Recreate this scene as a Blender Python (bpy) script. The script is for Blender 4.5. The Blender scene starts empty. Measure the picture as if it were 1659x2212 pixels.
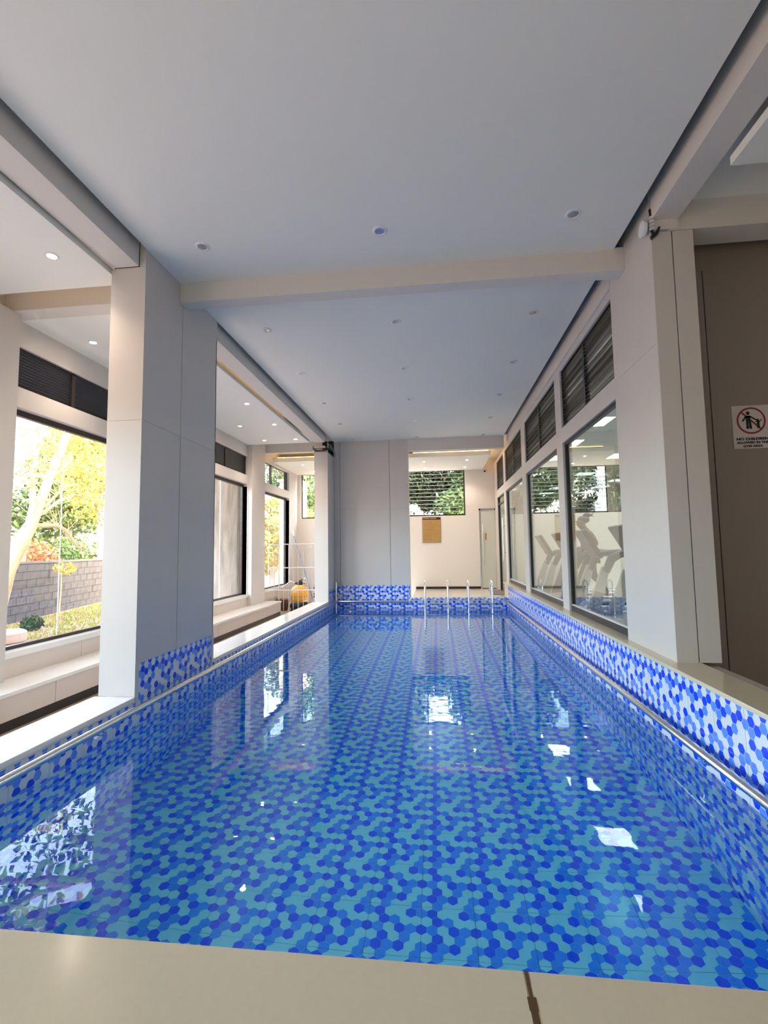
import bpy, bmesh, math, random
from mathutils import Vector, Matrix
random.seed(7)
PI = math.pi
S = 1.25                      # metres per survey unit (camera height above the water)
sc = bpy.context.scene
C = sc.collection

# ------------------------------------------------------------------ camera
cam_d = bpy.data.cameras.new('camera')
cam = bpy.data.objects.new('camera', cam_d)
C.objects.link(cam)
yaw, pitch, roll = -.1094, .0784, -.01415
fw = Vector((math.sin(yaw) * math.cos(pitch), math.cos(yaw) * math.cos(pitch), math.sin(pitch)))
rt = Vector((math.cos(yaw), -math.sin(yaw), 0))
up = rt.cross(fw)
r2 = math.cos(roll) * rt + math.sin(roll) * up
u2 = -math.sin(roll) * rt + math.cos(roll) * up
mw = Matrix((r2, u2, -fw)).transposed().to_4x4()
mw.translation = (0, 0, S)
cam.matrix_world = mw
cam_d.sensor_fit = 'HORIZONTAL'
cam_d.sensor_width = 36.0
cam_d.lens = 36.0 * 1023.0 / 1659.0
cam_d.clip_start = .02
cam_d.clip_end = 500
sc.camera = cam

# ------------------------------------------------------------------ sky, sun, exposure
w = bpy.data.worlds.new('sky')
sc.world = w
w.use_nodes = True
nt = w.node_tree
bg = nt.nodes['Background']
sky = nt.nodes.new('ShaderNodeTexSky')
sky.sky_type = 'NISHITA'
sky.sun_disc = False
sky.sun_elevation = math.radians(30)
sky.sun_rotation = math.radians(100)
sky.air_density = 1.0
sky.dust_density = 3.0
haze = nt.nodes.new('ShaderNodeMix')           # thin bright haze over the whole sky
haze.data_type = 'RGBA'
haze.inputs[0].default_value = .55
haze.inputs[7].default_value = (1.0, .93, .82, 1)
nt.links.new(sky.outputs[0], haze.inputs[6])
nt.links.new(haze.outputs[2], bg.inputs[0])
bg.inputs[1].default_value = 1.9
sun_d = bpy.data.lights.new('sun', 'SUN')
sun_d.energy = 4.5
sun_d.angle = math.radians(.6)
sun_d.color = (1, .9, .74)
sun = bpy.data.objects.new('sun', sun_d)
C.objects.link(sun)
sun.rotation_euler = Vector((.80, -.38, .36)).to_track_quat('Z', 'Y').to_euler()
sc.view_settings.view_transform = 'Standard'
sc.view_settings.look = 'None'
sc.view_settings.gamma = 1
sc.view_settings.use_curve_mapping = False
sc.view_settings.exposure = 1.6
cy = sc.cycles
cy.use_denoising = True
cy.max_bounces = 11
cy.diffuse_bounces = 5
cy.glossy_bounces = 4
cy.transmission_bounces = 8
cy.use_adaptive_sampling = True
cy.adaptive_threshold = .015
cy.transparent_max_bounces = 24
cy.sample_clamp_indirect = 6
cy.caustics_reflective = True
cy.caustics_refractive = True
cy.blur_glossy = 1.0


def portal(x, y0, y1, z0, z1, dirx):
    """a light portal in a window opening: it gives no light, it only tells the renderer where daylight enters"""
    d = bpy.data.lights.new('window_portal', 'AREA')
    d.shape = 'RECTANGLE'
    d.cycles.is_portal = True
    d.size = (z1 - z0) * S
    d.size_y = (y1 - y0) * S
    o = bpy.data.objects.new('window_portal', d)
    C.objects.link(o)
    o.location = (x * S, (y0 + y1) / 2 * S, (z0 + z1) / 2 * S)
    o.rotation_euler = Vector((-dirx, 0, 0)).to_track_quat('Z', 'Y').to_euler()


for a, b in ((-.7, 1.0), (1.15, 2.75), (3.1, 5.15), (5.4, 7.44), (8.1, 9.68)):
    portal(-3.16, a, b, .31, 2.09, 1)


# ------------------------------------------------------------------ materials
def mat(name, col, rough=.5, metal=0, spec=.5, bump=None, noise=None, emit=None, coat=0):
    m = bpy.data.materials.new(name)
    m.use_nodes = True
    n = m.node_tree.nodes
    l = m.node_tree.links
    b = n['Principled BSDF']
    b.inputs['Base Color'].default_value = (*col, 1)
    b.inputs['Roughness'].default_value = rough
    b.inputs['Metallic'].default_value = metal
    b.inputs['Specular IOR Level'].default_value = spec
    b.inputs['Coat Weight'].default_value = coat
    tc = n.new('ShaderNodeTexCoord')
    if noise:                                  # (scale, amount, second colour)
        t = n.new('ShaderNodeTexNoise')
        t.inputs['Scale'].default_value = noise[0]
        t.inputs['Detail'].default_value = 6
        r = n.new('ShaderNodeMapRange')
        r.inputs[1].default_value = .35
        r.inputs[2].default_value = .65
        r.inputs[4].default_value = noise[1]
        mx = n.new('ShaderNodeMix')
        mx.data_type = 'RGBA'
        mx.inputs[6].default_value = (*col, 1)
        mx.inputs[7].default_value = (*noise[2], 1)
        l.new(tc.outputs['Object'], t.inputs['Vector'])
        l.new(t.outputs[0], r.inputs[0])
        l.new(r.outputs[0], mx.inputs[0])
        l.new(mx.outputs[2], b.inputs['Base Color'])
    if bump:                                   # (scale, strength)
        t2 = n.new('ShaderNodeTexNoise')
        t2.inputs['Scale'].default_value = bump[0]
        t2.inputs['Detail'].default_value = 4
        bp = n.new('ShaderNodeBump')
        bp.inputs['Strength'].default_value = bump[1]
        bp.inputs['Distance'].default_value = .01
        l.new(tc.outputs['Object'], t2.inputs['Vector'])
        l.new(t2.outputs[0], bp.inputs['Height'])
        l.new(bp.outputs[0], b.inputs['Normal'])
    if emit:
        b.inputs['Emission Color'].default_value = (*emit[0], 1)
        b.inputs['Emission Strength'].default_value = emit[1]
    return m


def clear_glass(name, tint, refl=1.0):
    m = bpy.data.materials.new(name)
    m.use_nodes = True
    n = m.node_tree.nodes
    l = m.node_tree.links
    n.remove(n['Principled BSDF'])
    out = n['Material Output']
    tr = n.new('ShaderNodeBsdfTransparent')
    tr.inputs[0].default_value = (*tint, 1)
    gl = n.new('ShaderNodeBsdfGlossy')
    gl.inputs['Roughness'].default_value = .004
    gl.inputs[0].default_value = (refl, refl, refl, 1)
    lw = n.new('ShaderNodeLayerWeight')
    lw.inputs[0].default_value = .5
    pw = n.new('ShaderNodeMath')
    pw.operation = 'POWER'
    pw.inputs[1].default_value = 5
    fr = n.new('ShaderNodeMath')
    fr.operation = 'MULTIPLY_ADD'
    fr.inputs[1].default_value = .95
    fr.inputs[2].default_value = .045
    l.new(lw.outputs['Facing'], pw.inputs[0])
    l.new(pw.outputs[0], fr.inputs[0])
    mx = n.new('ShaderNodeMixShader')
    l.new(fr.outputs[0], mx.inputs[0])
    l.new(tr.outputs[0], mx.inputs[1])
    l.new(gl.outputs[0], mx.inputs[2])
    l.new(mx.outputs[0], out.inputs[0])
    return m


M = {
    'ceil': mat('ceiling_paint', (.82, .83, .775), .75, bump=(90, .03)),
    'beam': mat('beam_paint', (.70, .66, .61), .7),
    'clad': mat('porcelain_cladding', (.63, .59, .55), .38, noise=(3, .25, (.58, .545, .51))),
    'clad_shade': mat('shaded_cladding', (.29, .24, .21), .45),  # darker copy of the cladding, the dim right bay's shade put into its colour
    'dark': mat('dark_backing', (.02, .02, .022), .8),
    'wallp': mat('wall_paint', (.76, .71, .67), .6),
    'marble': mat('white_marble', (.80, .79, .76), .12, noise=(2.5, .35, (.74, .73, .71))),
    'beige': mat('beige_marble', (.66, .565, .40), .16, noise=(60, .3, (.60, .52, .37))),
    'benchtile': mat('bench_tile', (.66, .58, .52), .35),
    'skirt': mat('black_granite', (.02, .015, .014), .25),
    'floort': mat('floor_tile', (.55, .50, .43), .2, noise=(4, .3, (.5, .45, .38))),
    'tan': mat('door_tile', (.36, .29, .24), .35),
    'fw': mat('floor_tile_white_tinted', (.46, .80, .86), .12),  # floor copies of the wall tile colours, underwater tint and brightness painted in
    'fm': mat('floor_tile_mid_blue_tinted', (.05, .31, 1.0), .12, noise=(9, .4, (.05, .36, .95))),
    'fd': mat('floor_tile_deep_blue_tinted', (.015, .12, .97), .12, noise=(12, .3, (.01, .09, .80))),
    'tw': mat('tile_white', (.68, .72, .75), .12, spec=.5),
    'tm': mat('tile_mid_blue', (.08, .25, .92), .12, noise=(9, .5, (.14, .31, .88))),
    'td': mat('tile_deep_blue', (.004, .055, .85), .12, noise=(12, .3, (.006, .04, .55))),
    'grout': mat('tile_grout', (.45, .5, .52), .8),
    'chrome': mat('polished_steel', (.78, .77, .74), .16, 1),
    'alu': mat('window_aluminium', (.62, .60, .60), .35, .1),
    'bronze': mat('bronze_aluminium', (.045, .032, .03), .35, .3),
    'black': mat('black_plastic', (.015, .015, .017), .35),
    'louv': mat('louvre_slat', (.085, .062, .045), .45),
    'louvd': mat('louvre_slat_dark', (.022, .022, .026), .45),
    'white': mat('white_plastic', (.78, .78, .78), .35),
    'glass': clear_glass('window_glass', (.97, .98, .97)),
    'gymglass': clear_glass('gym_glass', (.86, .91, .88)),
    'lampoff': mat('downlight_lens', (.5, .5, .52), .15, .6),
    'lamp': mat('downlight_lit', (1, 1, 1), .5, emit=((1, .78, .62), 45)),
    'led': mat('led_panel', (1, 1, 1), .5, emit=((.93, .96, 1), 7)),
    'cove': mat('cove_strip', (1, .8, .5), .5, emit=((1, .50, .14), 4)),
    'coved': mat('cove_strip_dim', (1, .8, .5), .5, emit=((1, .55, .22), 1.1)),
    'yellow': mat('filter_yellow', (.85, .40, .05), .35, coat=.3),
    'bluehose': mat('blue_hose', (.01, .05, .42), .3),
    'bluegrey': mat('pole_blue_grey', (.22, .30, .40), .35, .3),
    'pvc': mat('pipe_green', (.05, .12, .04), .4),
    'pvcg': mat('pipe_grey', (.35, .40, .38), .4),
    'brown': mat('sign_brown', (.42, .25, .085), .3, noise=(25, .4, (.50, .32, .12))),
    'maroon': mat('sign_header', (.035, .006, .006), .3),
    'gold': mat('plate_gold', (.45, .26, .05), .3, .4),
    'cream': mat('print_cream', (.72, .60, .40), .6),
    'red': mat('print_red', (.28, .015, .025), .5),
    'ink': mat('print_black', (.015, .012, .012), .5),
    'paper': mat('sign_paper', (.62, .56, .53), .5),
    'gymwall': mat('gym_wall', (.80, .74, .66), .6),
    'rubber': mat('gym_floor', (.10, .11, .12), .5),
    'tread': mat('treadmill_grey', (.045, .047, .05), .35),
    'treadl': mat('treadmill_silver', (.48, .48, .47), .35, .2),
    'skin': mat('skin_brown', (.13, .07, .045), .5),
    'hair': mat('hair_black', (.01, .009, .009), .6),
    'top': mat('top_charcoal', (.05, .045, .05), .8),
    'block': mat('concrete_block', (.115, .10, .095), .9, noise=(3, .9, (.065, .06, .056)), bump=(30, .6)),
    'mortar': mat('mortar', (.14, .125, .115), .95),
    'soil': mat('red_soil', (.40, .24, .16), .95, noise=(2, .8, (.30, .22, .15)), bump=(12, .8)),
    'pink': mat('path_paving', (.62, .45, .38), .8, noise=(6, .6, (.55, .40, .34))),
    'grass': mat('grass_blades', (.30, .34, .05), .8, noise=(3, .8, (.46, .40, .08))),
    'bark': mat('bark_grey', (.42, .36, .31), .95, noise=(6, .9, (.24, .20, .17)), bump=(14, 1.0)),
    'barky': mat('bark_pale', (.62, .52, .30), .9, noise=(5, .8, (.50, .36, .18)), bump=(12, .8)),
    'leafg': mat('leaf_green', (.055, .105, .016), .6, noise=(.8, .9, (.10, .15, .03))),
    'leafy': mat('leaf_yellow', (.46, .36, .05), .6, noise=(1.2, .9, (.22, .22, .04))),
    'leafr': mat('leaf_red', (.36, .08, .045), .6, noise=(1.2, .8, (.42, .20, .05))),
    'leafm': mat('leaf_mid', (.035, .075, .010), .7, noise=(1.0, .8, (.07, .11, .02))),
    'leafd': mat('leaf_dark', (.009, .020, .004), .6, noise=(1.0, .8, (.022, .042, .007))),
    'render': mat('rendered_wall', (.78, .74, .62), .8),
    'orange': mat('orange_wall', (.62, .30, .16), .8),
    'shed': mat('shed_roof', (.42, .38, .38), .6),
}
# bark streaks run up the trunk
for k in ('bark', 'barky'):
    nn = M[k].node_tree.nodes
    ll = M[k].node_tree.links
    mp = nn.new('ShaderNodeMapping')
    mp.inputs['Scale'].default_value = (1.6, 1.6, .22)
    tcn = [x for x in nn if x.type == 'TEX_COORD'][0]
    ll.new(tcn.outputs['Object'], mp.inputs[0])
    for x in list(nn):
        if x.type == 'TEX_NOISE':
            ll.new(mp.outputs[0], x.inputs['Vector'])

# water: a real refracting body with a blue-green absorption and faint ripples
wm = bpy.data.materials.new('pool_water')
wm.use_nodes = True
n = wm.node_tree.nodes
l = wm.node_tree.links
n.remove(n['Principled BSDF'])
gl = n.new('ShaderNodeBsdfGlass')
gl.inputs['IOR'].default_value = 1.333
gl.inputs['Roughness'].default_value = 0.0
tcw = n.new('ShaderNodeTexCoord')
mpw = n.new('ShaderNodeMapping')
mpw.inputs['Scale'].default_value = (1.0, 1.9, 1)
nz = n.new('ShaderNodeTexNoise')
nz.inputs['Scale'].default_value = 2.2
nz.inputs['Detail'].default_value = 2.5
bpw = n.new('ShaderNodeBump')
bpw.inputs['Strength'].default_value = .055
bpw.inputs['Distance'].default_value = .02
l.new(tcw.outputs['Object'], mpw.inputs[0])
l.new(mpw.outputs[0], nz.inputs['Vector'])
l.new(nz.outputs[0], bpw.inputs['Height'])
l.new(bpw.outputs[0], gl.inputs['Normal'])
va = n.new('ShaderNodeVolumeAbsorption')
va.inputs['Color'].default_value = (.10, .86, 1.0, 1)
va.inputs['Density'].default_value = .42
l.new(gl.outputs[0], n['Material Output'].inputs[0])
l.new(va.outputs[0], n['Material Output'].inputs[1])
M['water'] = wm


# ------------------------------------------------------------------ mesh helpers
class MB:
    """collects shapes and links them as ONE mesh object; k scales the numbers given to it"""

    def __init__(s, k=S):
        s.v, s.f, s.m, s.k = [], [], [], k

    def add(s, vs, fs, m=0):
        o = len(s.v)
        s.v += [(a * s.k, b * s.k, c * s.k) for a, b, c in vs]
        s.f += [tuple(i + o for i in f) for f in fs]
        s.m += [m] * len(fs)
        return s

    def box(s, x0, x1, y0, y1, z0, z1, m=0):
        vs = [(x0, y0, z0), (x1, y0, z0), (x1, y1, z0), (x0, y1, z0), (x0, y0, z1), (x1, y0, z1), (x1, y1, z1), (x0, y1, z1)]
        return s.add(vs, [(0, 3, 2, 1), (4, 5, 6, 7), (0, 1, 5, 4), (1, 2, 6, 5), (2, 3, 7, 6), (3, 0, 4, 7)], m)

    def tube(s, pts, r, n=10, m=0, cap=True):
        pts = [Vector(p) for p in pts]
        rs = r if isinstance(r, (list, tuple)) else [r] * len(pts)
        rings = []
        prev = None
        for i, p in enumerate(pts):
            d = (pts[min(i + 1, len(pts) - 1)] - pts[max(i - 1, 0)]).normalized()
            if prev is None:
                a = d.orthogonal().normalized()
            else:
                a = (prev - prev.dot(d) * d)
                a = a.normalized() if a.length > 1e-6 else d.orthogonal().normalized()
            prev = a
            b = d.cross(a)
            rings.append([p + (a * math.cos(2 * PI * j / n) + b * math.sin(2 * PI * j / n)) * rs[i] for j in range(n)])
        vs = [tuple(q) for rr in rings for q in rr]
        fs = []
        for i in range(len(pts) - 1):
            for j in range(n):
                fs.append((i * n + j, i * n + (j + 1) % n, (i + 1) * n + (j + 1) % n, (i + 1) * n + j))
        if cap:
            fs.append(tuple(range(n - 1, -1, -1)))
            fs.append(tuple((len(pts) - 1) * n + j for j in range(n)))
        return s.add(vs, fs, m)

    def lathe(s, prof, n=24, c=(0, 0, 0), m=0):
        vs, fs = [], []
        for r, z in prof:
            for j in range(n):
                a = 2 * PI * j / n
                vs.append((c[0] + r * math.cos(a), c[1] + r * math.sin(a), c[2] + z))
        for i in range(len(prof) - 1):
            for j in range(n):
                fs.append((i * n + j, i * n + (j + 1) % n, (i + 1) * n + (j + 1) % n, (i + 1) * n + j))
        fs.append(tuple(range(n - 1, -1, -1)))
        fs.append(tuple((len(prof) - 1) * n + j for j in range(n)))
        return s.add(vs, fs, m)

    def build(s, name, mats, parent=None, smooth=False, bevel=0):
        me = bpy.data.meshes.new(name)
        me.from_pydata(s.v, [], s.f)
        ms = mats if isinstance(mats, (list, tuple)) else [mats]
        for mm in ms:
            me.materials.append(mm)
        me.polygons.foreach_set('material_index', s.m)
        if smooth:
            me.polygons.foreach_set('use_smooth', [True] * len(s.f))
        me.update()
        o = bpy.data.objects.new(name, me)
        C.objects.link(o)
        if parent:
            o.parent = parent
        if bevel:
            b = o.modifiers.new('edge', 'BEVEL')
            b.width = bevel
            b.segments = 2
            b.limit_method = 'ANGLE'
        if smooth:
            try:
                me.set_sharp_from_angle(angle=math.radians(40))
            except Exception:
                pass
        return o


def tag(o, label=None, cat=None, group=None, kind=None):
    for k, v in (('label', label), ('category', cat), ('group', group), ('kind', kind)):
        if v:
            o[k] = v
    return o


def thing(name, label, cat, loc=(0, 0, 0), rz=0, group=None):
    o = bpy.data.objects.new(name, None)
    o.empty_display_size = .1
    C.objects.link(o)
    o.location = loc
    o.rotation_euler = (0, 0, rz)
    return tag(o, label, cat, group)


def struct(name, mb, m, parent=None, label=None, **k):
    o = mb.build(name, m, parent, **k)
    if not parent:
        o['kind'] = 'structure'
    if label:
        o['label'] = label
    return o


def sempty(name, label=None):
    o = bpy.data.objects.new(name, None)
    C.objects.link(o)
    o['kind'] = 'structure'
    if label:
        o['label'] = label
    return o


def copy_tree(o, parent=None):
    c = o.copy()
    C.objects.link(c)
    c.parent = parent
    for ch in [q for q in o.children if q.type != "LIGHT"]:
        copy_tree(ch, c)
    return c


# ================================================================== SETTING
ZC = 2.905                       # main ceiling
B1 = lambda *a: MB().box(*a)
struct('ceiling', MB().box(-1.772, 1.176, -3.2, 8.14, ZC, 2.925), M['ceil'], label='smooth pale grey ceiling over the pool')
struct('slab_over', MB().box(-3.35, -1.999, -3.2, 10.5, 2.93, 3.15).box(-1.999, 1.386, 8.14, 10.5, 2.93, 3.15).box(1.386, 5.4, 3.1, 10.5, 2.94, 3.15), M['ceil'])
struct('ceiling_void', B1(-1.999, 1.386, -3.2, 8.14, 3.10, 3.15), M['dark'])
struct('roof', B1(-3.9, 6.2, -3.4, 10.7, 3.16, 3.3), M['render'])
# beams round the pool ceiling
bm_l = MB().box(-1.99, -1.815, -3.2, 2.655, 2.79, 3.09).box(-1.99, -1.815, 3.635, 7.62, 2.79, 3.09)
struct('beam', bm_l, M['beam'], label='long beam over the left ledge')
struct('beam', MB().box(1.24, 1.386, -3.2, 2.68, 2.822, 3.09).box(1.24, 1.386, 3.335, 8.9, 2.80, 3.09).box(1.252, 1.386, 2.68, 3.335, 2.765, 3.09), M['beam'], label='long beam over the right wall')
struct('beam', B1(-1.771, 1.239, 3.06, 3.165, 2.765, ZC + .012), M['beam'], label='beam crossing the pool ceiling')
struct('beam', B1(-.46, 1.18, 8.14, 8.26, 2.70, ZC + .02), M['beam'], label='beam over the far pool edge')
struct('beam', B1(-3.08, -1.95, 2.99, 3.13, 2.757, 2.93), M['beam'], label='beam crossing the window corridor near the big column')
struct('beam', B1(-3.08, -1.98, 8.14, 8.27, 2.755, 2.93), M['beam'], label='beam crossing the window corridor before the deck')
struct('beam', B1(1.337, 4.2, 2.69, 2.85, 2.76, 2.93), M['beam'], label='beam running right from the right column')

# dropped ceilings with light slots round them
struct('ceiling_left', MB().box(-3.08, -2.005, -3.0, 2.78, 2.757, 2.80).box(-3.08, -2.03, 3.13, 7.46, 2.757, 2.80), M['ceil'],
       label='dropped ceiling panels over the window corridor')
struct('ceiling_back', B1(-3.08, 1.02, 8.69, 10.31, 2.69, 2.77), M['ceil'], label='dropped ceiling over the far deck')
struct('ceiling_right', MB().box(1.40, 4.2, -3.2, 2.24, 2.757, 2.80).box(1.388, 4.2, -3.2, 3.0, 2.93, 3.1), M['ceil'])

# cove light strips lying on top of the dropped ceilings
def cove(label, *b, m='cove'):
    tag(MB().box(*b).build('light_strip', M[m]), label, 'light strip', 'warm strips in the ceiling slots')
cove('warm strip light in the ceiling slot over the far deck edge', -.40, .98, 8.72, 8.75, 2.772, 2.785)
cove('warm strip light in the ceiling slot beside the door louvres', 1.0, 1.015, 8.78, 10.2, 2.772, 2.785)
cove('warm strip light in the slot behind the fenced corridor beam', -3.0, -2.0, 8.72, 8.75, 2.772, 2.785)
cove('warm strip light in the slot before the near corridor beam', -3.0, -2.1, 2.74, 2.76, 2.802, 2.812, m='coved')
cove('warm strip light in the long slot beside the left ledge beam', -2.16, -2.145, 3.3, 6.6, 2.802, 2.812, m='coved')

# ---------------------------------------------------------------- columns with cladding panels
def clad_face(parent, axis, at, out, a_edges, z_edges, gap_a=.006, gap_z=.0016, t=.010):
    """panels on a vertical face: axis 'y' = face looking along -y at y=at; 'x' = face looking along +x or -x"""
    for i in range(len(a_edges) - 1):
        for j in range(len(z_edges) - 1):
            a0, a1 = a_edges[i] + (gap_a / 2 if i else 0), a_edges[i + 1] - (gap_a / 2 if i < len(a_edges) - 2 else 0)
            z0, z1 = z_edges[j] + (gap_z / 2 if j else 0), z_edges[j + 1] - gap_z / 2
            if axis == 'y':
                b = B1(a0, a1, min(at, at - out * t), max(at, at - out * t), z0, z1)
            else:
                b = B1(min(at, at - out * t), max(at, at - out * t), a0, a1, z0, z1)
            b.build('panel', M['clad'], parent)


col = struct('column', B1(-1.99, -1.782, 2.67, 3.62, .16, 2.93), M['dark'], label='large clad column on the left ledge')
clad_face(col, 'y', 2.66, -1, [-2.0, -1.772], [.16, 1.81, 2.789])
B1(-1.813, -1.772, 2.66, 2.67, 2.79, 3.05).build('panel', M['clad'], col)
clad_face(col, 'x', -1.772, 1, [2.671, 3.10, 3.63], [.345, 1.81, 3.05])
clad_face(col, 'x', -2.0, -1, [2.671, 3.10, 3.63], [.16, 1.81, 2.757])
clad_face(col, 'y', 3.63, 1, [-2.0, -1.772], [.16, 1.81, 2.757])
col = struct('column', B1(-1.99, -1.782, 7.66, 8.15, .16, 2.66), M['dark'], label='slim column at the far end of the left ledge')
clad_face(col, 'y', 7.65, -1, [-2.0, -1.772], [.16, 2.66])
clad_face(col, 'x', -1.772, 1, [7.66, 8.13], [.345, 2.63])
clad_face(col, 'x', -2.0, -1, [7.661, 8.15], [.16, 2.66])
col = struct('wall_far', B1(-1.98, -.47, 8.15, 8.34, .0, 2.93), M['dark'], label='clad wall block at the far end of the pool')
clad_face(col, 'y', 8.14, -1, [-1.772, -1.667, -.79, -.46], [.387, 1.70, ZC])
clad_face(col, 'x', -.46, 1, [8.15, 8.35], [.137, ZC])
clad_face(col, 'y', 8.35, 1, [-1.99, -.46], [.137, ZC])
col = struct('column', B1(1.25, 1.45, 2.70, 3.32, .385, 2.757), M['dark'], label='clad column on the right coping')
clad_face(col, 'y', 2.69, -1, [1.24, 1.349, 1.46], [.386, 2.758])
clad_face(col, 'x', 1.24, -1, [2.701, 3.33], [.386, 2.12, 3.05])

# walls round about
struct('wall_right_entry', MB().box(1.43, 4.2, 2.97, 3.1, -.13, 2.93), M['dark'])
e = bpy.data.objects['wall_right_entry']
e['label'] = 'dark clad wall with the printed notice'
for x0, x1 in ((1.43, 1.634), (1.640, 4.2)):
    B1(x0, x1, 2.95, 2.96, -.13, 2.66).build('panel', M['clad_shade'], e)
B1(1.43, 4.2, 2.965, 2.972, 2.662, 2.93).build('panel', M['clad_shade'], e)
struct('wall_right', B1(4.2, 4.3, -3.2, 3.1, -.13, 2.93), M['wallp'])
struct('wall_near', B1(-3.2, 4.3, -3.3, -3.2, -.13, 2.93), M['wallp'])

# ---- left window wall
WX0, WX1 = -3.20, -3.08
def wall_cells(put, a_lim, z_lim, holes):
    """fills a_lim x z_lim with boxes that leave the holes (a0, a1, z0, z1) open and never overlap"""
    az = sorted({*a_lim, *[h[0] for h in holes], *[h[1] for h in holes]})
    for a0, a1 in zip(az, az[1:]):
        zs = z_lim[0]
        for h in sorted((h for h in holes if h[0] <= a0 + 1e-6 and h[1] >= a1 - 1e-6), key=lambda q: q[2]):
            if h[2] > zs + 1e-6:
                put(a0, a1, zs, h[2])
            zs = h[3]
        if zs < z_lim[1] - 1e-6:
            put(a0, a1, zs, z_lim[1])


lw = MB()
wall_cells(lambda a, b, c, d: lw.box(WX0, WX1, a, b, c, d), (-3.2, 10.31), (-.3, 2.93),
           [(-.7, 1.0, .255, 2.10), (1.15, 2.75, .255, 2.10), (3.095, 5.15, .255, 2.10), (5.4, 7.45, .255, 2.10), (8.095, 9.69, .255, 2.10),
            (3.095, 5.15, 2.25, 2.56), (5.4, 7.45, 2.25, 2.56), (8.095, 9.69, 2.25, 2.64)])
struct('wall_left', lw, M['clad'], label='window wall of the left corridor')
# pilasters standing proud of the window wall
struct('pilaster', B1(-3.08, -3.0, 7.462, 8.06, -.13, 2.93), M['clad'], label='pilaster between the corridor windows')
struct('pilaster', B1(-3.08, -3.0, 2.75, 3.05, -.13, 2.755), M['clad'], label='pilaster before the first window')
wins = [(-.7, 1.0, None), (1.15, 2.75, None), (3.095, 5.15, 3.69), (5.4, 7.45, 6.66), (8.095, 9.69, 8.71)]
for i, (a, b, j) in enumerate(wins):
    wn = sempty('window_%d' % (i + 1), 'tall corridor window')
    fx = -3.165
    f = MB()
    f.box(fx - .02, fx + .02, a, b, .30, .325).box(fx - .02, fx + .02, a, b, 2.055, 2.10)
    f.box(fx - .02, fx + .02, b - .03, b, .30, 2.10).box(fx - .02, fx + .02, a, a + .02, .30, 2.10)
    f.build('window_frame', M['bronze'], wn)
    ps = [a + .02] + ([j] if j else []) + [b - .03]
    for p0, p1 in zip(ps, ps[1:]):
        MB().box(fx - .003, fx + .003, p0 + .001, p1 - .004, .325, 2.055).build('pane', M['glass'], wn)
    if j:
        MB().box(fx - .003, fx + .004, j - .003, j + .001, .325, 2.055).build('glass_joint', M['white'], wn)
    MB().box(-3.20, -3.055, a - .02, b + .02, .257, .300).build('window_sill', M['marble'], wn)
    MB().box(-3.20, -3.07, b, b + .012, .30, 2.06).build('window_reveal', M['marble'], wn)

# louvre panels over the windows, every slat its own object
slat_cache = {}
def louvre(parent, x, y0, y1, z0, z1, nsl, tilt, m, depth=.045):
    f = MB()
    f.box(x - .02, x + .02, y0, y1, z0, z0 + .014).box(x - .02, x + .02, y0, y1, z1 - .014, z1)
    f.box(x - .02, x + .02, y0, y0 + .018, z0, z1).box(x - .02, x + .02, y1 - .018, y1, z0, z1)
    f.build('louvre_frame', M['bronze'] if m is M['louvd'] else M['black'], parent)
    h = (z1 - z0 - .028) / nsl
    key = (round(y1 - y0, 3), nsl, round(tilt, 2), m.name)
    for k in range(nsl):
        zc = z0 + .014 + h * (k + .5)
        if key not in slat_cache:
            L = (y1 - y0 - .036) / 2
            dx, dz = depth / 2 * math.cos(tilt), depth / 2 * math.sin(tilt)
            t = .0022
            vs = [(-dx, -L, -dz - t), (dx, -L, dz - t), (dx, L, dz - t), (-dx, L, -dz - t), (-dx, -L, -dz + t), (dx, -L, dz + t), (dx, L, dz + t), (-dx, L, -dz + t)]
            o = MB().add(vs, [(0, 3, 2, 1), (4, 5, 6, 7), (0, 1, 5, 4), (1, 2, 6, 5), (2, 3, 7, 6), (3, 0, 4, 7)]).build('slat', m, parent)
            slat_cache[key] = o.data
        else:
            o = bpy.data.objects.new('slat', slat_cache[key])
            C.objects.link(o)
            o.parent = parent
        o.location = (x * S, (y0 + y1) / 2 * S, zc * S)
        if m is M['louv']:                     # blades hang unevenly
            o.rotation_euler = (0, -.16 * math.sin(k * .75 + y0 * 2) - .12 * math.sin(k * 2.9 + y0), 0)


nw = 7
for (a, b, mids) in ((3.105, 5.14, (3.70, 4.42)), (5.41, 7.44, (6.0, 6.70))):
    wn = sempty('window_%d' % nw, 'dark louvred vent strip above a corridor window')
    nw += 1
    es = [a, *mids, b]
    for p0, p1 in zip(es, es[1:]):
        louvre(wn, -3.125, p0, p1, 2.25, 2.56, 12, 1.05, M['louvd'])
# open window with a security grille over the last corridor window
wn = sempty('window_%d' % nw, 'high grilled window in the corner of the corridor'); nw += 1
f = MB()
for y in (8.095, 8.71, 9.60):
    f.box(-3.17, -3.13, y, y + .045, 2.25, 2.64)
f.box(-3.17, -3.13, 8.095, 9.69, 2.25, 2.265).box(-3.17, -3.13, 8.095, 9.69, 2.625, 2.64).box(-3.17, -3.13, 9.67, 9.69, 2.25, 2.64)
f.build('window_frame', M['bronze'], wn)
MB().box(-3.152, -3.148, 8.14, 9.6, 2.265, 2.625).build('pane', M['glass'], wn)
g = MB()
for k in range(5):
    z = 2.31 + .066 * k
    g.tube([(-3.18, 8.1, z), (-3.18, 9.68, z)], .0028, 5)
for k in range(13):
    y = 8.2 + k * .12
    g.tube([(-3.18, y, 2.25), (-3.18, y, 2.64)], .0028, 5)
g.build('grille', M['bronze'], wn)

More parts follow.
